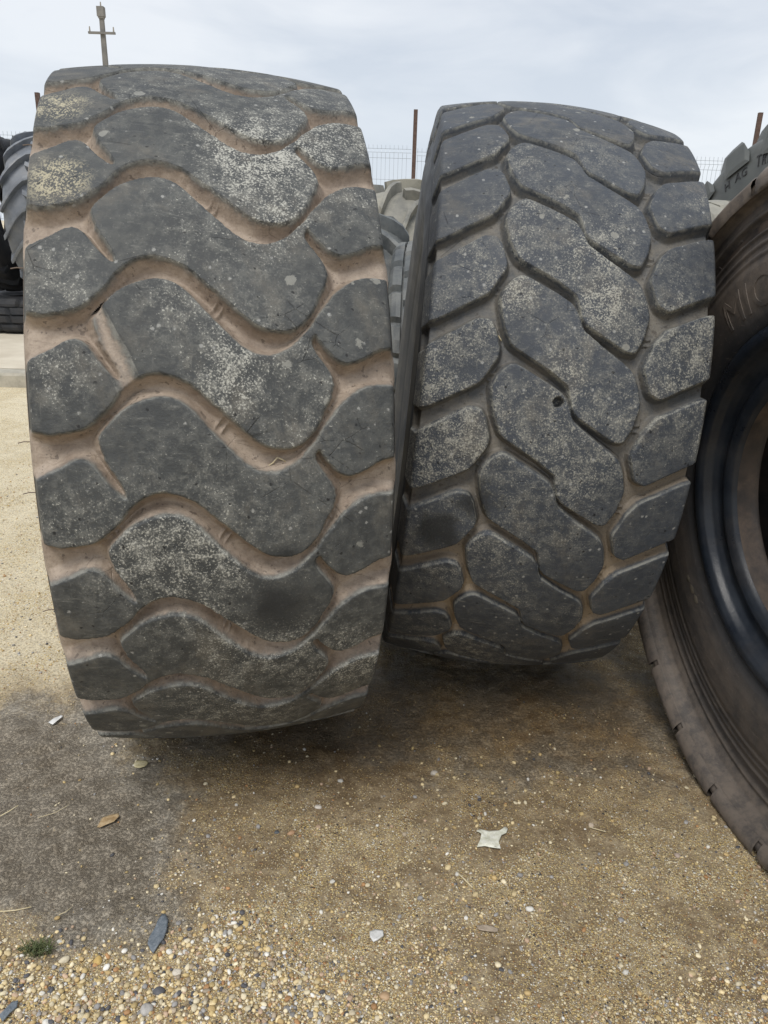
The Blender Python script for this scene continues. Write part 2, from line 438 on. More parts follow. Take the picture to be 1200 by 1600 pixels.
        def rot(q): return np.stack([q[:, 0], q[:, 1] * ca - q[:, 2] * sa, q[:, 1] * sa + q[:, 2] * ca], -1)
        return rot(p), rot(nn), inv, h[vi, vm], topc[vi, 0], vjg / nj
    th_off = cfg['th0'] - cfg['v0'] * dth     # angle of v = 0
    dfm = cfg.get('deform')
    def rowm(k): return Matrix.Rotation(-(th_off + k * dth), 4, 'X')
    made = []
    for li, lug in enumerate(cfg['lugs']):
        sel = islug & (fl == li)
        blocks = lug.get('blocks') or [(lug['name'], None)]
        for bi, (nm, fn) in enumerate(blocks):
            s2 = sel if fn is None else sel & fn(Uc, Vc - fo)
            if not s2.any(): continue
            V3, NN, F, H, vu, vv = emit(nm, s2, fo, None)
            me = np_mesh(nm, V3, F, cfg['mat'], normals=NN, attrs={'height': H})
            for k in range(Nn):
                use = me
                for cv in cfg.get('carve', []):
                    if cv['lug'] == (li, bi) and (cv['row'] - k) % Nn == 0:
                        V4 = V3.copy(); H2 = H.copy()
                        amt = cv['fn'](vu, vv)
                        rad = np.hypot(V4[:, 1], V4[:, 2]); sc = (rad - amt) / rad
                        V4[:, 1] *= sc; V4[:, 2] *= sc; H2 -= amt / cfg['depth'] * cv.get('hf', 1.0)
                        use = np_mesh(nm, V4, F, cfg['mat'], attrs={'height': H2})
                made.append(obj(nm, use, root, mw @ rowm(k)))
    # floor of the grooves: one mesh all the way round
    sel = ~islug
    V3, NN, F, H, vu, vv = emit('groove_floor', sel, np.zeros_like(fo), None)
    Vs, Fs, Hs, Ns = [], [], [], []
    for k in range(Nn):
        a_ = -(th_off + k * dth); ca, sa = math.cos(a_), math.sin(a_)
        for src, dst in ((V3, Vs), (NN, Ns)):
            dst.append(np.stack([src[:, 0], src[:, 1] * ca - src[:, 2] * sa, src[:, 1] * sa + src[:, 2] * ca], -1))
        Fs.append(F + k * len(V3)); Hs.append(H)
    me = np_mesh('groove_floor', np.concatenate(Vs), np.concatenate(Fs), cfg['mat'], normals=np.concatenate(Ns), attrs={'height': np.concatenate(Hs)})
    obj('groove_floor', me, root, mw)['kind'] = 'stuff'
    return made

# ------------------------------------------------------------------ tyre 1: wavy lugs, brown grooves
T1_TOP = [(-.52, 2.36), (-.34, 2.42), (-.317, 2.449), (-.282, 2.528), (-.258, 2.601), (-.237, 2.607), (-.221, 2.542), (-.201, 2.389), (-.178, 2.262), (-.166, 2.275),
          (-.182, 2.445), (-.199, 2.587), (-.209, 2.728), (-.209, 2.792), (-.195, 2.889), (-.173, 2.988), (-.145, 3.077), (-.106, 3.12), (-.078, 3.099),
          (-.055, 3.023), (-.022, 2.843), (.01, 2.666), (.043, 2.517), (.071, 2.456), (.096, 2.451), (.124, 2.504), (.149, 2.604), (.165, 2.69), (.176, 2.763),
          (.193, 2.877), (.218, 3.026), (.246, 3.143), (.28, 3.2), (.32, 3.203), (.52, 3.2)]
T1_BOT = [(.52, 2.55), (.33, 2.55), (.311, 2.544), (.29, 2.517), (.263, 2.448), (.237, 2.396), (.222, 2.405), (.207, 2.451), (.187, 2.57), (.178, 2.645), (.170, 2.640), (.163, 2.578), (.172, 2.498), (.193, 2.351),
          (.204, 2.233), (.202, 2.143), (.188, 2.021), (.174, 1.863), (.148, 1.718), (.123, 1.671), (.098, 1.669), (.074, 1.699), (.047, 1.80), (.012, 1.965),
          (-.018, 2.08), (-.044, 2.209), (-.076, 2.293), (-.109, 2.328), (-.142, 2.284), (-.164, 2.211), (-.192, 2.034), (-.227, 1.889), (-.261, 1.841), (-.29, 1.825),
          (-.316, 1.853), (-.34, 1.87), (-.52, 1.90)]
def t1_left(u, v): return u < np.interp(v, [1.5, 2.21, 2.27, 2.45, 2.75, 3.3], [-.163, -.163, -.172, -.190, -.214, -.24])
def t1_right(u, v): return u > np.interp(v, [1.4, 2.30, 2.40, 2.65, 2.75, 3.3], [.235, .222, .205, .172, .166, .12])
def t1_scrape(u, v):      # rubber torn away beside one shoulder block
    cu = np.interp(v, [2.15, 2.4, 2.65, 2.9], [-.150, -.170, -.190, -.205])
    w_ = np.interp(v, [2.15, 2.5, 2.9], [.020, .022, .010])
    d = np.abs(u - cu) / w_
    return 0.009 * np.clip(1.3 - d, 0, 1) * np.clip((v - 2.05) / .2, 0, 1)
C1 = (-0.488, 2.170, 0.870)
mw1 = make_frame((0, 0, 0.870), 0.22866, -0.003)
root1 = empty('loader_tyre', (C1[0], C1[1], 0))
tag(root1, 'big worn tyre with wavy lugs and brown dirt in its grooves, left of centre', 'tyre')
build_tread(root1, mw1, dict(
    tread=lambda u: .8805 - .26 * u * u, us=.315, depth=.036,
    side_top=[(.315, .8547), (.3195, .852), (.3225, .846), (.327, .825), (.333, .80), (.340, .778)],
    side_base=[(.315, .8187), (.324, .816), (.331, .810), (.336, .802), (.338, .790), (.340, .778)], nside=22,
    n=26, v0=1.0, th0=0.24527, wall=.021, power=1.9, round=.02, chip=.6, du=.0026, dv=.0026, mat=M['t1_tread'],
    lugs=[dict(poly=chaikin(T1_TOP + T1_BOT, 1, .25), name='centre_lug',
               blocks=[('shoulder_block', t1_left), ('shoulder_block', t1_right),
                       ('centre_lug', lambda u, v: ~t1_left(u, v) & ~t1_right(u, v))])],
    ticks=[(.001, .883, 0.95, .017), (-.196, .975, 2.3, .015), (.192, .967, 2.2, .012)],
    carve=[dict(lug=(0, 0), row=-1, fn=t1_scrape, hf=1.6), dict(lug=(0, 2), row=-1, fn=t1_scrape, hf=1.6)]))
side1 = [(.3388, .784), (.345, .76), (.353, .71), (.351, .65), (.327, .58), (.308, .50), (.296, .455), (.302, .445), (.296, .43), (.285, .40), (.268, .36)]
inner1 = [(.268, .36), (.262, .345), (.245, .332), (.225, .335), (.215, .36), (.235, .42), (.275, .52), (.298, .62), (.298, .70), (.27, .765), (.15, .80), (0, .812),
          (-.15, .80), (-.27, .765), (-.298, .70), (-.298, .62), (-.275, .52), (-.235, .42), (-.215, .36), (-.225, .335), (-.245, .332), (-.262, .345), (-.268, .36)]
revolve('sidewall', resample(side1, 40), M['t1_side'], 208, root1, mw1)
revolve('sidewall', resample([(-u, r) for u, r in side1], 40), M['t1_side'], 208, root1, mw1)
revolve('inner_liner', resample(inner1, 60), M['liner'], 96, root1, mw1)
# yellow-dusted rubber hairs on the left shoulder
for i, (px, r_, th) in enumerate(((-.344, .765, 1.05), (-.347, .75, .62), (-.349, .735, .18), (-.348, .74, 0.05), (-.347, .75, -.3))):
    d = Vector((px, -r_ * math.cos(th), r_ * math.sin(th)))
    v, f = tube_vf([d, d + Vector((-.012, -.002, .001)), d + Vector((-.022, -.004, -.001))], .0011, 5)
    o = poly_obj('moulding_hair', v, f, M['t1_side'], root1); o.matrix_basis = mw1

# ------------------------------------------------------------------ tyre 2: blocks and Z lugs
C_ = [(-.172, .905), (-.160, 1.05), (-.147, 1.135), (-.128, 1.187), (-.111, 1.155), (-.044, .986), (-.012, .895), (.003, .775), (.014, .625), (.063, .459), (.119, .289), (.138, .213), (.154, .051),
      (.164, -.153), (.153, -.409), (.137, -.571), (.115, -.563), (.026, -.330), (.011, -.255), (-.003, -.005), (-.044, .13), (-.115, .319), (-.138, .385), (-.160, .615)]
L1 = [(-.60, 1.27), (-.34, 1.28), (-.322, 1.32), (-.216, 1.663), (-.190, 1.655), (-.178, 1.56), (-.163, 1.33), (-.166, 1.23), (-.199, .950), (-.309, .618), (-.34, .59), (-.60, .60)]
R1 = [(.60, 2.02), (.335, 2.02), (.311, 2.012), (.205, 1.730), (.182, 1.56), (.163, 1.285), (.184, 1.005), (.208, .950), (.290, 1.180), (.33, 1.28), (.60, 1.29)]
C2 = (0.386, 2.5414, 0.878)
mw2 = make_frame((0, 0, .878), 0.0039, -0.0736)
root2 = empty('dump_truck_tyre', (C2[0], C2[1], 0))
tag(root2, 'grey block tread tyre with a small round hole in one lug, right of centre', 'tyre')
def t2_hole(u, v):
    d = np.hypot(u + .022, (v - .814) * .2 * 1.0)
    return .030 * np.clip((.0125 - d) / .0028, 0, 1)
build_tread(root2, mw2, dict(
    tread=lambda u: .8715 - .36 * u * u, us=.318, depth=.030,
    side_top=[(.318, .8351), (.3225, .832), (.326, .826), (.330, .80), (.335, .775), (.337, .757), (.335, .75), (.333, .745)],
    side_base=[(.318, .8051), (.3195, .80), (.319, .785), (.320, .765), (.326, .752), (.333, .745)], nside=32,
    n=27, v0=.8, th0=.8 * .23464, wall=.0095, power=1.1, round=.02, chip=.3, du=.0026, dv=.0026, mat=M['t2_tread'],
    lugs=[dict(poly=round_corners(C_, .009, .2028), name='centre_lug'), dict(poly=round_corners(L1, .008, .2028), name='shoulder_block'), dict(poly=round_corners(R1, .008, .2028), name='shoulder_block')],
    ticks=[(-.172, 1.03, 0.15, .010), (.170, 1.60, 0.15, .010)],
    carve=[dict(lug=(0, 0), row=0, fn=t2_hole, hf=0.0)]))
side2 = [(.3325, .750), (.331, .735), (.336, .728), (.338, .715), (.335, .708), (.338, .69), (.343, .65), (.341, .60), (.332, .54), (.318, .49), (.314, .486), (.312, .47), (.300, .43), (.29, .41), (.296, .40), (.285, .37)]
inner2 = [(.285, .37), (.275, .35), (.255, .335), (.232, .338), (.222, .36), (.245, .42), (.28, .52), (.30, .62), (.298, .70), (.27, .75), (.15, .79), (0, .80)]
inner2 += [(-u, r) for u, r in inner2[::-1][1:]]
revolve('sidewall', resample(side2, 60), M['t2_side'], 216, root2, mw2)
revolve('sidewall', resample([(-u, r) for u, r in side2], 60), M['t2_side'], 216, root2, mw2)
revolve('inner_liner', resample(inner2, 60), M['liner'], 96, root2, mw2)

# ------------------------------------------------------------------ tyre 3: seen side-on at the right edge
def t3_mat():
    q = NT('dusty_black_sidewall')
    k = q.n('ShaderNodeTexCoord'); ob = k.outputs['Object']
    s = q.n('ShaderNodeSeparateXYZ'); q.link(ob, s.inputs[0])
    rad = q.math('SQRT', q.math('ADD', q.math('MULTIPLY', s.outputs[1], s.outputs[1]), q.math('MULTIPLY', s.outputs[2], s.outputs[2])))
    n = q.noise(5, 8, .66, dist=.5); f = q.noise(110, 6, .7); m_ = q.noise(24, 7, .7)
    col = q.mix(q.ramp(n, .3, .7), (0.030, 0.032, 0.037), (0.055, 0.055, 0.058))
    dm = q.ramp(q.math('ADD', n, q.math('MULTIPLY', q.math('SUBTRACT', m_, .5), .6)), .34, .66, .35, 1)
    dm = q.math('MULTIPLY', dm, q.ramp(rad, .455, .52))
    up_m = q.ramp(q.z(), .75, 1.25, .62, 1.0)
    col = q.mix(q.math('MULTIPLY', q.math('MULTIPLY', dm, up_m), .70), col, (0.175, 0.14, 0.11))
    # dust lying higher up on the upward-facing shoulder
    col = q.mix(q.math('MULTIPLY', q.math('MULTIPLY', q.ramp(rad, .68, .76), q.ramp(q.z(), .3, 1.2, .6, 1)), q.ramp(m_, .35, .6, .2, .75)), col, (0.22, 0.18, 0.145))
    col = q.mix(q.math('MULTIPLY', q.ramp(f, .6, .68), .35), col, (.2, .17, .13))
    scr = q.noise(1, 6, .7, vec=q.mapv((60, 9, 90), rot=(.5, .1, 0)))
    col = q.mix(q.math('MULTIPLY', q.ramp(scr, .62, .68), .3), col, (.24, .21, .18))
    rough = q.math('ADD', q.ramp(rad, .44, .50, .28, .55), q.math('MULTIPLY', m_, .15))
    return q.fin(col, rough, q.math('ADD', q.math('MULTIPLY', m_, 1.0), q.math('MULTIPLY', f, .35)), .0022, .8, .45)
M['t3'] = t3_mat()
M['t3_liner'] = rubber_material('brown_dusty_liner', (0.035, 0.031, 0.030), (0.08, 0.062, 0.05), dust=(0.15, 0.11, 0.08), amt=.6, scale=14)
M['bead'] = rubber_material('glossy_bead_rubber', (0.012, 0.016, 0.024), (0.024, 0.03, 0.04), dust=(0.10, 0.085, 0.07), amt=.2, rough=(.26, .42), scale=10)
C3 = (1.165, 1.610, 0.838)
mw3 = make_frame((0, 0, .838), R_(7.8), R_(5.4))
root3 = empty('tractor_scraper_tyre', (C3[0], C3[1], 0)); root3.name = 'open_tyre'
tag(root3, 'dark dusty tyre without rim cut off by the right edge, raised lettering on its sidewall', 'tyre')
def dfm3(U, Rr, T):     # settled: squashed out at the bottom, drawn in at the top
    k = np.clip((Rr - .45) / .35, 0, 1); s = np.sin(T)
    k2 = np.clip((Rr - .725) / .05, 0, 1)
    return U + np.sign(U) * (k * (-.018 * s - .004) - k2 * (.028 * s + .006)), Rr - k * .022 * s
def dpt3(u, r, th):
    a, b = dfm3(np.array([u]), np.array([r]), np.array([th])); return Vector((float(a[0]), -float(b[0]) * math.cos(th), float(b[0]) * math.sin(th)))
out3 = [(-.285, .758), (-.272, .753), (-.262, .744), (-.262, .738), (-.258, .726), (-.256, .719), (-.262, .715), (-.262, .710), (-.252, .703), (-.246, .692), (-.250, .680), (-.262, .672), (-.268, .670), (-.268, .664), (-.263, .661), (-.264, .648), (-.270, .645), (-.271, .638), (-.267, .635), (-.269, .622), (-.276, .619), (-.277, .612), (-.274, .608),
        (-.279, .59), (-.280, .55), (-.277, .51), (-.270, .475), (-.262, .455), (-.258, .450)]
bead3 = [(-.258, .450), (-.264, .446), (-.270, .434), (-.268, .420), (-.258, .410), (-.240, .402), (-.226, .388), (-.222, .372), (-.226, .362), (-.233, .358), (-.236, .350), (-.232, .338), (-.224, .328), (-.212, .3215)]
in3 = [(-.214, .3215), (-.195, .3205), (-.17, .3225), (-.147, .327), (-.136, .345), (-.145, .38), (-.18, .43), (-.235, .52), (-.245, .62), (-.235, .70), (-.20, .745), (-.1, .77), (0, .778)]
def sm(prof, n):
    p = resample(prof, n)
    for _ in range(2):
        q = p.copy(); q[1:-1] = (p[:-2] + 2 * p[1:-1] + p[2:]) / 4; p = q
    return p
revolve('sidewall', sm(out3, 150), M['t3'], 260, root3, mw3, dfm3)
revolve('sidewall', sm([(-u, r) for u, r in out3], 60), M['t3'], 160, root3, mw3, dfm3)
revolve('bead', sm(bead3, 70), M['bead'], 220, root3, mw3)
revolve('bead', sm([(-u, r) for u, r in bead3], 40), M['bead'], 120, root3, mw3)
revolve('inner_liner', sm(in3 + [(-u, r) for u, r in in3[::-1][1:]], 90), M['t3_liner'], 140, root3, mw3)
# tread of tyre 3: shallow worn blocks, shoulder ends showing as scallops
def tyre3_tread():
    n = 24; nseg = 30 * 12
    body = [(-.285, .756), (-.296, .762), (-.302, .772), (-.300, .790), (-.285, .798), (-.20, .806), (-.10, .811), (0, .812)]
    body = body + [(-u, r) for u, r in body[::-1][1:]]
    revolve('tread_base', resample(body, 60), M['t3'], nseg // 2, root3, mw3, dfm3)
    for side in (-1, 1):
        us_ = np.array([.04, .10, .16, .22, .27, .30, .310, .314, .312, .308, .300])
        rt_ = np.array([.833, .832, .829, .824, .815, .807, .799, .788, .775, .764, .758])
        rb_ = np.array([.808, .808, .808, .809, .808, .803, .796, .786, .774, .763, .757])
        for k in range(n):
            t0 = 2 * np.pi * k / n; ts = np.array([-.0645, -.060, -.054, 0, .054, .060, .0645]) * 1.86
            up_ = np.array([0, .65, 1, 1, 1, .65, 0])
            V = []
            for i in range(len(us_)):
                sk = (.27 - us_[i]) * side * .35
                for j in range(len(ts)):
                    rr = rb_[i] - .002 + (rt_[i] - rb_[i]) * up_[j] if i > 0 else rb_[i] - .002
                    jt = .003 * math.sin(k * 2.3 + i)
                    uu, r2 = dfm3(np.array([side * us_[i]]), np.array([rr + (jt if up_[j] > .9 else 0)]), np.array([t0 + ts[j] + sk]))
                    V.append((uu[0], -r2[0] * math.cos(t0 + ts[j] + sk), r2[0] * math.sin(t0 + ts[j] + sk)))
            m_ = len(ts); F = [(i * m_ + j, i * m_ + j + 1, (i + 1) * m_ + j + 1, (i + 1) * m_ + j) for i in range(len(us_) - 1) for j in range(m_ - 1)]
            o = poly_obj('tread_block', V, F, M['t3'], root3, smooth=True); o.matrix_basis = mw3
tyre3_tread()
for u_, r_, w_ in ((-.300, .7605, .003),):
    revolve('shoulder_rib', [(u_ + .004, r_ + w_), (u_ - .001, r_ + w_ * .6), (u_ - .0025, r_), (u_ - .001, r_ - w_ * .6), (u_ + .004, r_ - w_)], M['t3'], 200, root3, mw3, dfm3)
def text_mesh(body, size):
    c = bpy.data.curves.new('lettering', 'FONT'); c.body = body; c.size = size; c.resolution_u = 4
    o = bpy.data.objects.new('lettering', c); COL.objects.link(o)
    dg = bpy.context.evaluated_depsgraph_get(); dg.update()
    me = bpy.data.meshes.new_from_object(o.evaluated_get(dg))
    bpy.data.objects.remove(o); bpy.data.curves.remove(c)
    return me
def arc_letters(body, size, rmid, th_start, sidef, root, mw, mat, raise_=.0025, step=None, name='raised_letter', direction=-1, stretch=1.0, outline=False):
    """letters around the left sidewall, one part each; sidef(r, th) gives the surface u; th falls as the text goes on"""
    th = th_start
    for ch in body:
        if ch == ' ': th += direction * size * .55 * stretch / rmid; continue
        me = text_mesh(ch, size)
        xs = [v.co.x for v in me.vertices]; x0, x1 = min(xs), max(xs)
        import bmesh
        bm = bmesh.new(); bm.from_mesh(me); bpy.data.meshes.remove(me)
        bmesh.ops.remove_doubles(bm, verts=bm.verts, dist=1e-5)
        bmesh.ops.triangulate(bm, faces=bm.faces)
        for _ in range(2):
            bmesh.ops.subdivide_edges(bm, edges=[e for e in bm.edges if e.calc_length() > .012], cuts=1)
            bmesh.ops.triangulate(bm, faces=bm.faces)
        if outline:      # only the moulded outline: a thin raised rib along each contour
            bmesh.ops.dissolve_limit(bm, angle_limit=.02, verts=bm.verts, edges=bm.edges)
            bmesh.ops.inset_region(bm, faces=bm.faces, thickness=.0022, use_even_offset=True)
            bm.faces.ensure_lookup_table()
            inner_f = [f for f in bm.faces if not any(e.is_boundary for e in f.edges)]
            bmesh.ops.delete(bm, geom=inner_f, context='FACES')
            bmesh.ops.subdivide_edges(bm, edges=[e for e in bm.edges if e.calc_length() > .012], cuts=2, use_grid_fill=True)
        ex = bmesh.ops.extrude_face_region(bm, geom=list(bm.faces))
        top = {v for v in ex['geom'] if isinstance(v, bmesh.types.BMVert)}
        for v in bm.verts:
            r = rmid + (v.co.y - size * .36); t = th + direction * (v.co.x - x0) * stretch / rmid
            u = sidef(r) + (.004 if v not in top else -raise_)
            v.co = dpt3(u, r, t) if root is root3 else Vector((u, -r * math.cos(t), r * math.sin(t)))
        bmesh.ops.recalc_face_normals(bm, faces=bm.faces)
        m2 = bpy.data.meshes.new(name); bm.to_mesh(m2); bm.free(); m2.materials.append(mat)
        o = obj(name, m2, root, mw)
        th += direction * ((x1 - x0) * stretch + size * .16) / rmid
so3 = sm(out3, 150)
def s3u(r): return float(np.interp(r, so3[::-1, 1], so3[::-1, 0]))
arc_letters('MICHELIN', .115, .535, R_(130), s3u, root3, mw3, M['t3'], raise_=.0018, stretch=.95, outline=True)
# thin radial mould ribs on the shoulder band
for th in (R_(140), R_(131), R_(122), R_(112)):
    pts = [dpt3(s3u(r) - .001, r, th + (r - .68) * .35) for r in np.linspace(.672, .70, 4)]
    v, f = tube_vf(pts, .0014, 6); o = poly_obj('mould_rib', v, f, M['t3'], root3); o.matrix_basis = mw3
# three pale patches of mud on the lower sidewall
M['mudpatch'] = rubber_material('dried_mud', (0.14, 0.13, 0.11), (0.2, 0.18, 0.15), amt=.3)
for th, r, s_ in ((R_(218), .515, .011), (R_(221.5), .512, .014), (R_(225), .508, .014)):
    V, F = [], []
    c = dpt3(s3u(r), r, th)
    tn = Vector((0, math.sin(th), math.cos(th))); rn = Vector((0, -math.cos(th), math.sin(th))); nn = Vector((-1, 0, 0))
    V.append(c + nn * .003)
    for k in range(12):
        t = k * math.pi / 6; jr = s_ * (1 + .2 * math.sin(k * 2.7 + th * 9))
        V.append(c + tn * math.cos(t) * jr + rn * math.sin(t) * jr * .75 + nn * .0005)
    F = [(0, 1 + k, 1 + (k + 1) % 12) for k in range(12)]
    o = poly_obj('mud_patch', V, F, M['mudpatch'], root3, smooth=True); o.matrix_basis = mw3

# ------------------------------------------------------------------ background tyres
def simple_tyre(name, label, C, Rr, hw, yaw, lean, kind, n, mat, lugmat=None, tilt_flat=False, group=None, lug_h=.05, axis_mat=None, lw=1.0):
    mw = axis_mat if axis_mat is not None else make_frame((0, 0, C[2]), yaw, lean)
    root = empty(name, (C[0], C[1], 0)); tag(root, label, 'tyre', group)
    rb = Rr - lug_h
    carc = [(-hw * .93, rb - .06), (-hw * .9, rb - .02), (-hw * .75, rb), (0, rb + .012), (hw * .75, rb), (hw * .9, rb - .02), (hw * .93, rb - .06)]
    revolve('tread_base', sm(carc, 30), mat, 96, root, mw)
    s = [(hw * .93, rb - .06), (hw * .98, rb - .14), (hw, rb - .22), (hw * .93, rb - .32), (hw * .8, rb * .52), (hw * .74, rb * .48)]
    for sg in (-1, 1): revolve('sidewall', sm([(u * sg, r) for u, r in s], 26), mat, 96, root, mw)
    i_ = [(hw * .74, rb * .48), (hw * .62, rb * .46), (hw * .6, rb * .5), (hw * .85, rb - .25), (hw * .75, rb - .06), (0, rb - .03)]
    i_ += [(-u, r) for u, r in i_[::-1][1:]]
    revolve('inner_liner', sm(i_, 40), M['liner'], 64, root, mw)
    lm = lugmat or mat
    def lug_mesh(pts, w0, w1, hgt, nm):
        """bar lug following pts [(u, theta)], tapering to the carcass"""
        V = []; F = []
        for i, (u, th) in enumerate(pts):
            t = i / (len(pts) - 1); w_ = w0 + (w1 - w0) * t
            rbase = float(np.interp(abs(u), [0, hw * .75, hw * .9, hw * .96, hw * 1.02], [rb + .012, rb, rb - .02, rb - .06, rb - .10]))
            hh = hgt * (0.92 if i == 0 else 1) if i < len(pts) - 1 else hgt * .25
            for o_, z in ((-w_ * .75, -.006), (-w_ * .5, hh), (0, hh * 1.02), (w_ * .5, hh), (w_ * .8, -.006)):
                r = rbase + z; tt = th + o_ / Rr
                V.append((u, -r * math.cos(tt), r * math.sin(tt)))
        k = 5
        for i in range(len(pts) - 1):
            for j in range(k - 1): F.append((i * k + j, i * k + j + 1, (i + 1) * k + j + 1, (i + 1) * k + j))
        F.append((0, 1, 2, 3, 4)); F.append(tuple((len(pts) - 1) * k + j for j in range(k))[::-1])
        me = bpy.data.meshes.new(nm); me.from_pydata(V, [], F); me.materials.append(lm)
        for p in me.polygons: p.use_smooth = False
        return me
    dth = 2 * math.pi / n
    if kind == 'bar':
        for sg in (-1, 1):
            pts = [(sg * hw * f_, g_ * .42) for f_, g_ in ((-.08, 1.0), (.1, .93), (.35, .72), (.6, .42), (.8, .16), (.93, .02), (1.0, -.02))]
            me = lug_mesh(pts, .05 * lw, .055 * lw, lug_h, 'tread_lug')
            for k in range(n): obj('tread_lug', me, root, mw @ Matrix.Rotation(-(k + (.5 if sg > 0 else 0)) * dth, 4, 'X'))
    else:
        for sg, u0, u1 in ((-1, .52, 1.0), (1, .52, 1.0), (1, -.45, -.02), (1, .02, .45)):
            pts = [(sg * hw * (u0 + (u1 - u0) * t), 0.02 * t) for t in (0, .3, .6, .85, 1)]
            me = lug_mesh(pts, dth * Rr * .72, dth * Rr * .72, lug_h, 'tread_block')
            for k in range(n): obj('tread_block', me, root, mw @ Matrix.Rotation(-(k + (.5 if u0 < .5 else 0)) * dth, 4, 'X'))
    return root, mw

M['bg_grey'] = rubber_material('weathered_blue_grey_rubber', (0.11, 0.122, 0.14), (0.18, 0.197, 0.225), dust=(0.3, 0.3, 0.29), amt=.45, rough=(.35, .6), scale=6)
M['bg_black'] = rubber_material('black_rubber', (0.012, 0.014, 0.018), (0.028, 0.03, 0.034), amt=.08)  # near-black rubber of the far left tyres
M['bg_beige'] = rubber_material('sun_bleached_dusty_rubber', (0.13, 0.13, 0.118), (0.27, 0.26, 0.225), dust=(0.38, 0.36, 0.29), amt=.6, scale=5)
M['bg_mid'] = rubber_material('pale_dusty_grey_rubber', (0.06, 0.067, 0.072), (0.13, 0.14, 0.14), dust=(0.32, 0.31, 0.28), amt=.4, scale=7)
M['bg_shoulder'] = rubber_material('grey_green_rubber', (0.070, 0.077, 0.078), (0.115, 0.125, 0.122), dust=(0.2, 0.195, 0.18), amt=.4, scale=4)

simple_tyre('tractor_tyre', 'blue grey tyre with blade-like bar lugs rising behind the left edge of the wavy tyre', (-4.02, 9.7, 1.47), .86, .30, R_(4), R_(-3), 'bar', 17, M['bg_grey'], lug_h=.07)
simple_tyre('tractor_tyre', 'black tyre at the far left edge, left of the bar-lugged grey tyre', (-4.72, 9.9, 1.44), .88, .30, R_(-6), 0, 'bar', 18, M['bg_black'], lug_h=.05)
flat = Matrix.Rotation(R_(90), 4, 'Y'); flat.translation = Vector((0, 0, .335))
simple_tyre('tractor_tyre', 'black tyre lying flat on the yard under the two standing tyres at the far left', (-4.45, 9.95, .33), .80, .20, 0, 0, 'block', 20, M['bg_black'], axis_mat=flat, lug_h=.03)
simple_tyre('tractor_tyre', 'sun-bleached dusty tyre with heavy lugs, farthest back in the gap between the big tyres', (0.10, 7.6, .98), .84, .34, R_(24), R_(10), 'bar', 13, M['bg_beige'], lug_h=.085)
simple_tyre('tractor_tyre', 'grey bar-lugged tyre in the gap, close behind the right edge of the wavy tyre', (-.235, 5.1, .745), .75, .26, R_(12), R_(-3), 'bar', 14, M['bg_mid'], lug_h=.075)
simple_tyre('block_tread_tyre', 'small grey tyre with square tread blocks, low in the gap between the big tyres', (.195, 4.75, .665), .67, .17, R_(-4), R_(2), 'block', 22, M['bg_mid'], lug_h=.03)
simple_tyre('tractor_tyre', 'pale dusty tyre in the small gap left of the tyre at the right edge', (1.31, 3.37, .765), .77, .18, R_(8), 0, 'block', 24, M['bg_beige'], lug_h=.02)
rD, mwD = simple_tyre('tractor_tyre', 'grey green tyre with dark sidewall letters behind the tyre at the right edge', (1.97, 3.75, .965), .97, .24, R_(12), R_(3), 'bar', 19, M['bg_shoulder'], lug_h=.05, lw=2.6)
M['ink'] = NT('dark_letter').fin((.03, .03, .032), .7)
rbD = .97 - .05
def sDu(r): return -float(np.interp(rbD - r, [.06, .14, .22, .32], [.24 * .93, .24 * .98, .24, .24 * .93]))
arc_letters('H AG', .055, .795, R_(121), sDu, rD, mwD, M['ink'], raise_=.003, stretch=1.15)
arc_letters('TRE', .075, .81, R_(104), sDu, rD, mwD, M['ink'], raise_=.003, stretch=.7)

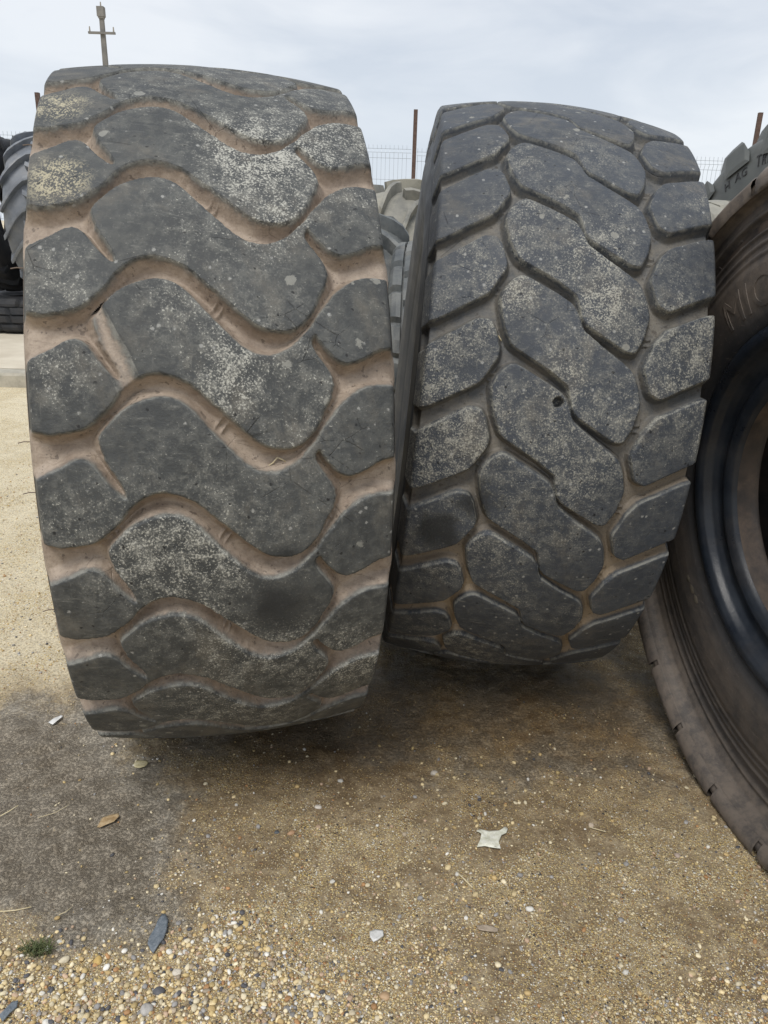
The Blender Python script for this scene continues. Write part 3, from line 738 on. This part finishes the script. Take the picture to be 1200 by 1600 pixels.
# ------------------------------------------------------------------ ground
def gmat():
    q = NT('gravelly_soil')
    mud = q.attr('mud'); grav = q.attr('gravel'); damp_shade_m = q.attr('damp'); pale = q.attr('pale')
    n1_ = q.noise(3.2, 7, .62); n2_ = q.noise(21, 7, .68); n3_ = q.noise(140, 6, .7); n4_ = q.noise(600, 3, .6)
    soil = q.mix(q.ramp(n1_, .35, .65), (0.22, 0.16, 0.092), (0.36, 0.285, 0.175))
    soil = q.mix(q.ramp(n2_, .42, .7), soil, (0.46, 0.375, 0.245))
    soil = q.mix(pale, soil, (0.74, 0.655, 0.47))
    soil = q.mix(q.math('MULTIPLY', q.ramp(n3_, .45, .6), .45), soil, (0.10, 0.07, 0.042))
    mudc = q.mix(q.ramp(n2_, .35, .7), (0.31, 0.27, 0.21), (0.50, 0.45, 0.365))
    mudc = q.mix(q.math('MULTIPLY', q.ramp(n3_, .52, .64), .4), mudc, (.08, .062, .048))
    # fine grit in three sizes, each with its own coloured grains
    def grit(scale, thr, dens_lo, dens_hi, mask, base):
        v = q.voro(scale); c = q.voro(scale, out='Color')
        s = q.n('ShaderNodeSeparateColor'); q.link(c, s.inputs[0])
        cr_ = q.n('ShaderNodeValToRGB'); cr_.color_ramp.interpolation = 'CONSTANT'; q.link(s.outputs[0], cr_.inputs[0])
        cols = [(0, (.74, .60, .32)), (.22, (.46, .31, .14)), (.34, (.80, .71, .50)), (.50, (.36, .20, .09)), (.58, (.60, .46, .22)), (.74, (.10, .09, .08)), (.81, (.70, .53, .22)), (.93, (.88, .85, .76))]
        cr_.color_ramp.elements[0].color = (*cols[0][1], 1); cr_.color_ramp.elements[1].position = cols[1][0]; cr_.color_ramp.elements[1].color = (*cols[1][1], 1)
        for p, c_ in cols[2:]:
            e = cr_.color_ramp.elements.new(p); e.color = (*c_, 1)
        pres = q.math('LESS_THAN', s.outputs[1], mask)
        g = q.math('MULTIPLY', q.ramp(v, thr * .75, thr, 1, 0), pres)
        return q.mix(g, base, cr_.outputs[0]), q.math('MULTIPLY', g, q.ramp(v, 0, thr, 1, .35))
    dn = q.ramp(q.math('ADD', n1_, q.math('MULTIPLY', q.noise(9, 6, .65), .8)), .78, 1.08, .07, .9)
    dens = q.math('ADD', q.math('MULTIPLY', q.math('MULTIPLY', dn, q.math('SUBTRACT', 1.0, mud)), 1.0), q.math('MULTIPLY', grav, .6))
    dens = q.math('ADD', dens, .02)
    c1, h1 = grit(360, .50, 0, 0, dens, soil)
    c2, h2 = grit(200, .46, 0, 0, q.math('MULTIPLY', dens, .75), c1)
    c3, h3 = grit(110, .40, 0, 0, q.math('MULTIPLY', q.math('MULTIPLY', dens, dens), .5), c2)
    mud = q.ramp(q.math('ADD', mud, q.math('MULTIPLY', q.math('SUBTRACT', q.noise(7, 9, .7), .5), 1.9)), .22, .78)
    mf = q.math('MULTIPLY', mud, q.ramp(q.math('ADD', h2, h3), 0, .3, 1, .75))
    col = q.mix(mf, c3, mudc)
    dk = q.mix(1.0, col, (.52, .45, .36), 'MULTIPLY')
    col = q.mix(damp_shade_m, col, dk)  # darkens damp soil and the painted shade under the tyres
    rough = q.math('SUBTRACT', .92, q.math('ADD', q.math('MULTIPLY', damp_shade_m, .25), q.math('MULTIPLY', mud, q.ramp(n2_, .4, .7, .48, .15))))
    hgt = q.math('ADD', q.math('MULTIPLY', h1, .35), q.math('ADD', q.math('MULTIPLY', h2, .7), q.math('MULTIPLY', h3, 1.3)))
    hgt = q.math('MULTIPLY', hgt, q.math('SUBTRACT', 1.0, q.math('MULTIPLY', mud, .8)))
    hgt = q.math('ADD', hgt, q.math('ADD', q.math('MULTIPLY', n3_, .8), q.math('MULTIPLY', n2_, 3.0)))
    clod = q.math('ABSOLUTE', q.math('SUBTRACT', q.noise(15, 9, .72, dist=.2), .5))
    hgt = q.math('ADD', hgt, q.math('MULTIPLY', q.math('MULTIPLY', clod, mud), -3.0))
    hgt = q.math('ADD', hgt, q.math('MULTIPLY', q.math('MULTIPLY', q.ramp(n3_, .45, .62), mud), 1.2))
    return q.fin(col, rough, hgt, .0045, .85, .35)
M['ground'] = gmat()

MUD = chaikin([(-1.5, 1.95), (-.95, 2.02), (-.78, 1.86), (-.58, 1.70), (-.43, 1.45), (-.43, 1.2), (-.47, 1.165), (-.77, 1.19), (-1.2, 1.2), (-1.6, 1.5)], 2)
COARSE = np.array([(-1.6, .5), (-1.6, 1.17), (-.78, 1.17), (-.46, 1.14), (-.36, 1.19), (-.27, 1.24), (-.16, 1.13), (-.02, 1.04), (.05, .98), (.1, .5)])
def fields(x, y):
    wob = (vnoise(x * 5 + 50, y * 5 + 50, 3, 4) - .5) * .22
    mud = np.clip(.5 - (sdf_poly(x, y, MUD) + wob) / .26, 0, 1)
    mud2 = np.clip(.5 - (np.hypot((x - .35) / 1.2, (y - 2.15) / .5) - 1 + wob * 2) / .5, 0, 1) * .5
    mud = np.maximum(mud, mud2)
    coarse = np.clip(.5 - (sdf_poly(x, y, COARSE) + wob * .6) / .12, 0, 1)
    near = np.clip((1.55 - y + wob * 3) / .5, 0, 1)
    gravel = np.clip(np.maximum(near * .65, coarse) * (1 - mud), 0, 1)
    pale = np.clip((-.75 - x + wob) / .35, 0, 1) * np.clip((y - 1.98 + wob) / .25, 0, 1) * .9
    pale = np.maximum(pale, np.clip((y - 3.6) / 1.5, 0, 1))
    band = np.exp(-((y - (1.93 + .12 * x)) / .30) ** 2) * np.clip((x + .62 + wob) / .25, 0, 1) * np.clip((1.05 - x) / .3, 0, 1)  # damp soil and shade beneath the tyres, both painted into the ground colour
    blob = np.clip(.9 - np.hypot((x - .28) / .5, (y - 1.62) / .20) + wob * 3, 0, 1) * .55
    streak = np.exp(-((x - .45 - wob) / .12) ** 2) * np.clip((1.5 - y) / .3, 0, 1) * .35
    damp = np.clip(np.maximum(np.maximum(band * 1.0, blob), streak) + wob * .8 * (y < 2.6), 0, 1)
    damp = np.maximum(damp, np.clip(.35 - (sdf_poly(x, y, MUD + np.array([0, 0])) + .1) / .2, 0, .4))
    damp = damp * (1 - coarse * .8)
    return mud, gravel, pale, damp, coarse
def height(x, y):
    mud, gravel, pale, damp, coarse = fields(x, y)
    h = (vnoise(x * 2.2 + 9, y * 2.2 + 9, 1, 4) - .5) * .03 + (vnoise(x * 14 + 9, y * 14 + 9, 2, 4, .55) - .5) * .012
    h += (vnoise(x * 55 + 9, y * 55 + 9, 4, 3, .6) - .5) * .0035
    h += coarse * .006 - mud * .004
    h += mud * (np.abs(vnoise(x * 9 + 3, y * 9 + 3, 9, 4, .6) - .5) * .05 - .006)
    tr = np.exp(-((y - (1.62 + .45 * (x + .9)) + .03 * np.sin(x * 9)) / .035) ** 2) + np.exp(-((y - (1.80 + .5 * (x + .9))) / .02) ** 2)
    h -= mud * tr * .010 * np.clip((-.55 - x) / .1, 0, 1)
    h += .011 * np.exp(-((y - 2.52) / .22) ** 2 - ((x - .35) / .45) ** 2) + .004 * np.exp(-((y - 2.16) / .2) ** 2 - ((x + .45) / .45) ** 2)
    fade = np.clip((y - 3) / 2, 0, 1) * .5
    return (h * (1 - fade) - .004).clip(-.03, .03) - np.clip((y - 9) / 3, 0, 1) * .05
xs = np.concatenate([-np.geomspace(1.9, 400, 26)[::-1], np.arange(-1.84, 1.5, .0085), np.geomspace(1.55, 400, 26)])
ys = np.concatenate([[-60, -20, -6, -2, 0, .5, .8], np.arange(.88, 3.2, .0085), np.geomspace(3.25, 8, 80), np.geomspace(8.3, 900, 36)])
GX, GY = np.meshgrid(xs, ys, indexing='ij')
GZ = height(GX, GY)
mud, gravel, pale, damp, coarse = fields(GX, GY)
i, j = np.meshgrid(np.arange(len(xs) - 1), np.arange(len(ys) - 1), indexing='ij'); ny = len(ys)
F = np.stack([i * ny + j, (i + 1) * ny + j, (i + 1) * ny + j + 1, i * ny + j + 1], -1).reshape(-1, 4)
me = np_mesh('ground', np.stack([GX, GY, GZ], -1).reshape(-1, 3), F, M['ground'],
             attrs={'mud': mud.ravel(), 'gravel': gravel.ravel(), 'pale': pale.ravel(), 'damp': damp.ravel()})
tag(obj('ground', me), kind='structure')

# raised yard beyond a concrete kerb
q = NT('pale_yard_concrete')
M['yard'] = q.fin(q.mix(q.ramp(q.noise(1.5, 7, .6), .35, .65), (.50, .44, .34), (.62, .56, .45)), .9, q.noise(60, 5), .004, .6)
q = NT('kerb_concrete')
M['kerb'] = q.fin(q.mix(q.ramp(q.noise(9, 7, .7), .3, .7), (.30, .28, .23), (.44, .41, .34)), .9, q.noise(70, 5), .003, .7)
v, f = box_vf(0, 26.98, .0, 60, 40, .24)
tag(poly_obj('yard_slab', v, f, M['yard']), kind='structure')
v, f = [], []
prof = [(-.1, -.1), (-.1, .10), (-.085, .122), (.115, .122), (.118, -.1)]
kroot = empty('concrete_kerb', (0, 6.83, 0)); tag(kroot, kind='structure')
kp = [(x_, y_, z_) for x_ in (0, .985) for y_, z_ in prof]
kf = [(0, 1, 2, 3, 4), (9, 8, 7, 6, 5)] + [(k, 5 + k, 5 + (k + 1) % 5, (k + 1) % 5) for k in range(5)]
kme = bpy.data.meshes.new('kerbstone'); kme.from_pydata(kp, [], kf); kme.materials.append(M['kerb'])
for k in range(-10, 10):
    o = obj('kerbstone', kme, kroot); o.location = (k + .12, 0.0, .004 * math.sin(k * 1.7)); o['kind'] = 'structure'

# ------------------------------------------------------------------ fence, posts, pole
q = NT('galvanised_wire'); M['wire'] = q.fin((.34, .37, .40), .45); q.b.inputs['Metallic'].default_value = .4
q = NT('rusty_brown_steel'); M['rust'] = q.fin(q.mix(q.ramp(q.noise(30, 6, .7), .35, .7), (.075, .045, .036), (.125, .08, .062)), .8, q.noise(80, 4), .002)
FY = 12.0
def ground_z(y): return .12
fence_posts = [-9.2, -4.98, .275, 5.05, 9.4]
fr = empty('mesh_fence', (0, FY, .12)); tag(fr, 'pale welded wire mesh fence behind the tyres with thin vertical wires', 'fence')
topz = {-9.2: 2.56, -4.98: 2.56, .275: 2.50, 5.05: 2.50, 9.4: 2.52}
for a, b in zip(fence_posts[:-1], fence_posts[1:]):
    V, F = [], []
    z0 = .22; z1 = (topz[a] + topz[b]) / 2
    bends = [z1 - .05, z1 - .10, z1 - .17, z1 - .45, 1.4, 1.3, 1.2, .9, .5, .3]
    def yo(z):
        for c in (z1 - .11, 1.3): 
            if abs(z - c) < .06: return -.03 * (1 - abs(z - c) / .06)
        return 0
    n_ = int((b - a - .1) / .06)
    zs = [z0, 1.24, 1.3, 1.36, z1 - .17, z1 - .11, z1 - .05, z1]
    for k in range(n_ + 1):
        x_ = a + .05 + k * .06
        t_, g_ = tube_vf([(x_, yo(z), z - .12) for z in zs], .0026, 4)
        b0 = len(V); V += t_; F += [tuple(i_ + b0 for i_ in q_) for q_ in g_]
    for z in bends:
        t_, g_ = tube_vf([(a + .04, yo(z) - .005, z - .12), (b - .04, yo(z) - .005, z - .12)], .0032, 4)
        b0 = len(V); V += t_; F += [tuple(i_ + b0 for i_ in q_) for q_ in g_]
    poly_obj('wire_panel', V, F, M['wire'], fr)
for k, (x_, h_) in enumerate(zip(fence_posts, (2.95, 2.93, 2.86, 2.95, 2.95))):
    v, f = merge([box_vf(0, 0, h_ / 2, .055, .055, h_), box_vf(0, 0, .01, .16, .16, .02)])
    o = poly_obj('fence_post', v, f, M['rust'], None, loc=(x_, FY - .05, .12)) if k in (1, 2, 3) else poly_obj('post', v, f, M['rust'], fr, loc=(x_, -.05, 0))
    if k in (1, 2, 3):
        tag(o, ['', 'rusty steel post just showing over the upper left corner of the wavy tyre', 'brown rusty steel post rising between the two big tyres',
                'short visible end of a rusty post above the lettered tyre at the right'][k], 'post', 'rusty posts along the fence')
q = NT('weathered_pole_concrete'); M['pole'] = q.fin(q.mix(q.ramp(q.noise(3, 5), .3, .7), (.15, .145, .135), (.22, .21, .19)), .9)
q = NT('insulator_ceramic'); M['ins'] = q.fin((.30, .27, .22), .4)
PX, PY = -11.7, 35.0
pr = empty('utility_pole', (PX, PY, .12)); tag(pr, 'concrete utility pole with crossarm and box head above the wavy tyre at upper left', 'utility pole')
v, f = box_vf(0, 0, 7.75, .19, .18, 2.7, .8); poly_obj('shaft', v, f, M['pole'], pr)
for sg in (-1, 1):
    v, f = box_vf(0, 0, 0, .07, .18, 6.42)
    v = [(x + sg * (.06 + .06 * (-(z) / 6.4 + .5)), y, z + 3.2) for x, y, z in v]
    poly_obj('leg', v, f, M['pole'], pr)
v, f = box_vf(0, -.13, 8.25, 1.06, .10, .13); v = [(x, y, z + (0 if z > 8.25 else .05 * abs(x) / .5)) for x, y, z in v]
poly_obj('crossarm', v, f, M['pole'], pr)
v, f = merge([box_vf(0, -.02, 9.02, .27, .25, .34, 1.0), box_vf(0, -.02, 8.82, .19, .19, .08, 1.2)]); poly_obj('pole_head', v, f, M['pole'], pr)
for x_, z_ in ((-.47, 8.32), (.47, 8.32), (0, 9.19)):
    v, f = tube_vf([(x_, -.13 if x_ else 0, z_ - .02), (x_, -.13 if x_ else 0, z_ + .07), (x_, -.13 if x_ else 0, z_ + .17)], .035, 8, .022)
    poly_obj('insulator', v, f, M['ins'], pr)

# ------------------------------------------------------------------ loose gravel (one uncountable mass) and single stones
PAL = np.array([(.70, .57, .33), (.52, .38, .18), (.76, .67, .47), (.46, .26, .12), (.32, .31, .30), (.10, .10, .11), (.74, .72, .66), (.55, .40, .28), (.60, .46, .22), (.40, .33, .24), (.66, .58, .42)])
PALP = np.array([.20, .12, .16, .05, .09, .05, .08, .07, .07, .06, .05]); PALP = PALP / PALP.sum()
def ico(sub):
    import bmesh
    bm = bmesh.new(); bmesh.ops.create_icosphere(bm, subdivisions=sub, radius=1)
    V = np.array([v.co[:] for v in bm.verts]); F = np.array([[v.index for v in f.verts] for f in bm.faces]); bm.free(); return V, F
def scatter(name, x, y, size, sub, seed, sink=.25):
    r = np.random.default_rng(seed); V0, F0 = ico(sub); n = len(x)
    lump = 1 + (r.random((n, len(V0), 1)) - .5) * (.28 if sub > 1 else .45)
    S = size[:, None] * np.stack([.8 + .5 * r.random(n), .65 + .4 * r.random(n), .45 + .3 * r.random(n)], 1)
    A = r.random(n) * 2 * np.pi; T = (r.random(n) - .5) * .7
    P = V0[None] * lump * S[:, None, :]
    x1 = P[..., 0] * np.cos(T)[:, None] - P[..., 2] * np.sin(T)[:, None]; z1 = P[..., 0] * np.sin(T)[:, None] + P[..., 2] * np.cos(T)[:, None]
    X = x1 * np.cos(A)[:, None] - P[..., 1] * np.sin(A)[:, None] + x[:, None]
    Y = x1 * np.sin(A)[:, None] + P[..., 1] * np.cos(A)[:, None] + y[:, None]
    Z = z1 + (height(x, y) + S[:, 2] * (1 - 2 * sink))[:, None]
    col = PAL[r.choice(len(PAL), n, p=PALP)] * (.75 + .45 * r.random((n, 1)))
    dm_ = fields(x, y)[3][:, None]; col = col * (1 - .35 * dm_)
    C4 = np.concatenate([np.repeat(col[:, None], len(V0), 1), np.ones((n, len(V0), 1))], -1).reshape(-1, 4)
    F = (F0[None] + (np.arange(n) * len(V0))[:, None, None]).reshape(-1, 3)
    return np_mesh(name, np.stack([X, Y, Z], -1).reshape(-1, 3), F, M['stone'], colors=C4)
q = NT('mixed_stone')
tcol = q.attr('tint', 'Color')
M['stone'] = q.fin(q.mix(q.math('MULTIPLY', q.ramp(q.noise(180, 5, .7), .4, .65), .3), tcol, q.mix(1.0, tcol, (.5, .42, .32), 'MULTIPLY')), .6, q.noise(500, 4), .0008, .6, .35)
def sample(n, xlo, xhi, ylo, yhi, dens, seed):
    r = np.random.default_rng(seed); x = xlo + (xhi - xlo) * r.random(n); y = ylo + (yhi - ylo) * r.random(n)
    k = r.random(n) < dens(x, y); return x[k], y[k], r
gx, gy, r = sample(30000, -.95, 1.0, .93, 1.9, lambda x, y: np.maximum(fields(x, y)[4] * .85, (.03 + .05 * np.clip(1.35 - y, 0, 1)) * (1 - fields(x, y)[0] * .85)), 11)
sz = .0026 + .0042 * r.random(len(gx)) ** 2.2
tag(obj('pebble_bed', scatter('pebble_bed', gx, gy, sz, 2, 21)), kind='stuff')
gx, gy, r = sample(230000, -1.0, 1.05, .93, 2.1, lambda x, y: np.clip((fields(x, y)[1] * .9 + .10) * (1 - .75 * fields(x, y)[0]) * np.clip(vnoise(x * 7, y * 7, 8, 4) * 4.2 - 1.65, .05, 1.4), 0, 1) * np.clip(1.75 - y, .18, 1), 12)
sz = .0013 + .0030 * r.random(len(gx)) ** 3
tag(obj('fine_gravel', scatter('fine_gravel', gx, gy, sz, 1, 22)), kind='stuff')
gx, gy, r = sample(9000, -2.2, -.5, 1.95, 4.5, lambda x, y: fields(x, y)[2] * .8, 13)
sz = .002 + .004 * r.random(len(gx)) ** 3
tag(obj('sandy_gravel', scatter('sandy_gravel', gx, gy, sz, 1, 23)), kind='stuff')

def stone(x, y, s_, col, label, seed, flat_=.6):
    import bmesh
    bm = bmesh.new(); bmesh.ops.create_icosphere(bm, subdivisions=3, radius=1)
    rr = random.Random(seed); ax = (1.15, .85 + .2 * rr.random(), flat_)
    ph = [rr.random() * 6 for _ in range(4)]
    for v in bm.verts:
        k = 1 + .10 * math.sin(v.co.x * 2.3 + ph[0]) + .08 * math.sin(v.co.y * 3.1 + ph[1]) + .05 * math.sin(v.co.z * 4 + v.co.x * 3 + ph[2])
        v.co = Vector((v.co.x * ax[0] * k * s_, v.co.y * ax[1] * k * s_, v.co.z * ax[2] * k * s_))
    me = bpy.data.meshes.new('stone'); bm.to_mesh(me); bm.free()
    for p in me.polygons: p.use_smooth = True
    qq = NT('stone_skin'); n_ = qq.noise(90, 6, .7)
    me.materials.append(qq.fin(qq.mix(qq.ramp(n_, .35, .7), col, tuple(c * .7 for c in col)), .6, n_, .001, .6, .4))
    z = float(height(np.array([x]), np.array([y]))[0])
    o = obj('stone', me); o.location = (x, y, z + s_ * flat_ * .35); o.rotation_euler = (0, 0, ph[3])
    tag(o, label, 'stone')
def G(px, py):
    d = fw * FPX + rt * (px - 600) - up * (py - 800); s_ = -CAM_H / d.z; return d.x * s_, d.y * s_
ST = [(827, 1424, .0075, (.70, .68, .62), 'white rounded stone on the bare soil below the pale crumpled scrap'),
      (277, 1525, .0085, (.66, .60, .50), 'pale oval stone among the pebbles at bottom, left of centre'),
      (153, 1500, .0085, (.58, .40, .14), 'orange yellow stone at the rim of the pebble bed'),
      (100, 1502, .009, (.66, .58, .42), 'cream stone next to the tuft of grass'),
      (678, 1206, .010, (.46, .42, .36), 'grey tan stone on damp ground below the gap between the big tyres'),
      (924, 1287, .007, (.55, .46, .36), 'small tan stone right of the pale crumpled scrap'),
      (497, 1260, .008, (.60, .55, .48), 'pale stone on damp gravel right of the fallen leaves'),
      (1060, 1333, .007, (.45, .36, .30), 'brownish stone close to the foot of the right tyre'),
      (455, 1303, .008, (.42, .26, .15), 'reddish brown stone on damp gravel in the middle'),
      (249, 1553, .010, (.12, .12, .13), 'dark stone in the pebble bed at the bottom'),
      (230, 1585, .011, (.45, .43, .40), 'grey rounded stone at the very bottom, left of centre'),
      (600, 1000 + 560, .009, (.50, .34, .20), 'tan orange stone at the bottom centre'),
      (433, 1301, .006, (.10, .11, .12), 'small black stone on damp gravel in the middle')]
for k, (px, py, s_, c_, lb) in enumerate(ST):
    x, y = G(px, py); stone(x, y, s_, c_, lb, k)

# ------------------------------------------------------------------ litter on the ground
def gz(x, y): return float(height(np.array([x]), np.array([y]))[0])
def sheet(name, outline, thick, mat, label, cat, curl=.004, rings=4, seed=1):
    """thin piece with a real edge: outline in pixels of the photograph turned into ground metres"""
    P = [Vector((*G(*p), 0)) for p in outline]; c = sum(P, Vector()) / len(P); n = len(P)
    V, F = [], []
    rr = random.Random(seed); ph = rr.random() * 6
    def zz(p): return gz(p.x, p.y) + .004 + curl * (.5 + .5 * math.sin((p.x - c.x) * 130 + ph) * math.cos((p.y - c.y) * 110 + ph))
    for s_, dz in ((0, 0), (1, thick)):
        V.append((c.x, c.y, zz(c) + dz))
        for k in range(1, rings + 1):
            for p in P:
                t = c.lerp(p, k / rings); V.append((t.x, t.y, zz(t) + dz))
        b = s_ * (1 + n * rings)
        for i_ in range(n):
            a_, b_ = 1 + i_, 1 + (i_ + 1) % n
            F.append((b, b + a_, b + b_) if s_ else (b, b + b_, b + a_))
            for k in range(rings - 1):
                qd = (b + k * n + a_, b + (k + 1) * n + a_, b + (k + 1) * n + b_, b + k * n + b_)
                F.append(qd if s_ else qd[::-1])
    m_ = 1 + n * rings; e = (rings - 1) * n
    for i_ in range(n):
        a_, b_ = 1 + i_ + e, 1 + (i_ + 1) % n + e
        F.append((a_, b_, m_ + b_, m_ + a_))
    o = poly_obj(name, V, F, mat, smooth=True)
    return tag(o, label, cat)
def flat_mat(name, a, b, rough=.7, sc=60):
    q = NT(name); n_ = q.noise(sc, 6, .7); return q.fin(q.mix(q.ramp(n_, .35, .65), a, b), rough, n_, .002, .8)
mpale = flat_mat('crumpled_pale_film', (.62, .62, .50), (.80, .80, .72), .55, 90)
mleaf = flat_mat('dry_leaf', (.42, .36, .18), (.60, .54, .36), .8)
mleaf2 = flat_mat('brown_leaf', (.28, .18, .08), (.44, .33, .19), .8)
mslate = flat_mat('grey_rubber_scrap', (.11, .135, .16), (.20, .225, .25), .6, 120)
mplas = flat_mat('white_plastic', (.6, .6, .58), (.74, .74, .72), .4)
mstraw = flat_mat('straw', (.55, .45, .25), (.68, .60, .42), .8, 150)
mwood = flat_mat('weathered_wood', (.30, .24, .18), (.42, .35, .27), .85, 80)
sheet('film_scrap', [(744, 1301), (749, 1297), (762, 1301), (780, 1300), (789, 1295), (793, 1298), (791, 1303), (783, 1308), (779, 1318), (782, 1330), (768, 1328), (757, 1325), (745, 1325), (750, 1315), (752, 1306)],
      .0015, mpale, 'pale crumpled four-cornered scrap lying on the soil right of centre', 'litter', .005, seed=2)
sheet('leaf', [(208, 1190), (213, 1186), (220, 1184), (229, 1185), (232, 1189), (226, 1195), (217, 1197), (210, 1195)], .0006, mleaf, 'pale dry leaf on the mud just in front of the wavy tyre', 'leaf', .005)
sheet('leaf', [(151, 1290), (160, 1280), (172, 1274), (185, 1272), (187, 1276), (178, 1284), (166, 1290), (156, 1292)], .0006, mleaf2, 'curled orange brown leaf on the mud at the left', 'leaf', .006, seed=4)
sheet('rubber_scrap', [(231, 1478), (233, 1465), (243, 1450), (247, 1441), (254, 1430), (259, 1432), (263, 1440), (261, 1455), (256, 1470), (248, 1481), (240, 1493), (236, 1489)], .0035, mslate, 'blue grey wedge of rubber at the edge of the pebble bed', 'scrap', .003, seed=5)
sheet('rubber_scrap', [(0, 1596), (8, 1588), (20, 1574), (30, 1572), (28, 1582), (16, 1594), (6, 1606)], .003, mslate, 'grey scrap of rubber in the bottom left corner', 'scrap', .003, seed=6)
sheet('plastic_scrap', [(577, 1464), (586, 1459), (598, 1462), (599, 1470), (590, 1477), (583, 1480), (578, 1472)], .004, mplas, 'small white plastic piece half sunk in gravel at bottom centre', 'litter', .004, seed=7)
sheet('paper_scrap', [(75, 1126), (83, 1121), (96, 1115), (98, 1118), (90, 1126), (82, 1131)], .001, mplas, 'white torn scrap on the mud left of the wavy tyre', 'litter', .008, seed=8)
sheet('wood_chip', [(744, 1452), (752, 1448), (768, 1451), (779, 1455), (777, 1460), (762, 1459), (748, 1457)], .003, mwood, 'weathered grey wood chip on gravel below the pale scrap', 'wood chip', .002, seed=9)
STRAWS = [([(0, 1272), (14, 1266), (29, 1260)], .0014, 'thick pale straw at the left edge on the mud'),
          ([(0, 1427), (25, 1425), (50, 1421)], .0013, 'straight pale straw at the left edge below the mud'),
          ([(92, 1430), (102, 1424), (112, 1416)], .0010, 'short straw on the mud above the tuft of grass'),
          ([(449, 1517), (463, 1523), (476, 1530)], .0018, 'short thick straw lying on the pebbles at the bottom'),
          ([(713, 1366), (725, 1377), (738, 1391)], .0018, 'pale stick on the soil left of the white stone'),
          ([(60, 1277), (85, 1270), (103, 1262), (110, 1255)], .0008, 'thin bent stem on the mud near the curled leaf'),
          ([(920, 1292), (934, 1296), (947, 1300)], .0011, 'yellow straw right of the pale crumpled scrap'),
          ([(815, 1475), (822, 1462), (830, 1449)], .0009, 'curved straw on the gravel right of the wood chip')]
for pts, rd, lb in STRAWS:
    P = [Vector((*G(*p), 0)) for p in pts]
    for p in P: p.z = gz(p.x, p.y) + .005
    v, f = tube_vf(P, rd, 6); tag(poly_obj('straw', v, f, mstraw, smooth=True), lb, 'straw', 'loose straws on the ground')
# white twig caught in a groove of the wavy tyre, straw in a groove of the other
def on_tread(mw, C, u, v, dth0, R0, crown, v0, th0):
    th = th0 + (v - v0) * dth0; r = R0 - crown * u * u - .027
    return (mw @ Vector((u, -r * math.cos(th), r * math.sin(th)))) + Vector((C[0], C[1], 0))
D1 = 2 * math.pi / 26
P = [on_tread(mw1, C1, u, v, D1, .8805, .26, 1.0, .24527) for u, v in ((.082, .505), (.090, .53), (.098, .575), (.106, .56), (.114, .535))]
v, f = tube_vf(P, .0014, 6); tag(poly_obj('twig', v, f, mstraw, smooth=True), 'bent white twig caught in a brown groove of the wavy tyre', 'twig')
D2 = 2 * math.pi / 27
P = [on_tread(mw2, C2, u, v, D2, .8715, .36, .8, .8 * .23464) for u, v in ((-.27, 2.42), (-.25, 2.39), (-.225, 2.385), (-.20, 2.42))]
v, f = tube_vf(P, .0014, 6); tag(poly_obj('twig', v, f, mwood, smooth=True), 'thin brown twig in an upper left groove of the grey block tyre', 'twig')
P = [on_tread(mw2, C2, u, v, D2, .8715, .36, .8, .8 * .23464) for u, v in ((-.175, 1.55), (-.165, 1.50), (-.158, 1.45))]
v, f = tube_vf(P, .0014, 6); tag(poly_obj('twig', v, f, mstraw, smooth=True), 'short pale twig in a groove near the middle left of the grey block tyre', 'twig')

# grass tuft at the rim of the pebbles
mg = flat_mat('grass_blade', (.055, .075, .022), (.10, .115, .04), .7)
V, F = [], []
rr = random.Random(5); gx0, gy0 = G(60, 1488)
for k in range(170):
    a_ = rr.random() * 6.28; rad = .022 * rr.random() ** .6; x = gx0 + math.cos(a_) * rad * 1.4; y = gy0 + math.sin(a_) * rad * .8
    z = gz(x, y); d_ = rr.random() * 6.28; ln = .008 + .018 * rr.random(); w_ = .0009
    px_, py_ = -math.sin(d_) * w_, math.cos(d_) * w_; b0 = len(V)
    V += [(x + px_, y + py_, z), (x - px_, y - py_, z), (x + math.cos(d_) * ln * .5 + px_, y + math.sin(d_) * ln * .5 + py_, z + ln * .6), (x + math.cos(d_) * ln * .5 - px_, y + math.sin(d_) * ln * .5 - py_, z + ln * .6),
          (x + math.cos(d_) * ln, y + math.sin(d_) * ln, z + ln * .65)]
    F += [(b0, b0 + 1, b0 + 3, b0 + 2), (b0 + 2, b0 + 3, b0 + 4)]
tag(poly_obj('grass', V, F, mg), kind='stuff')
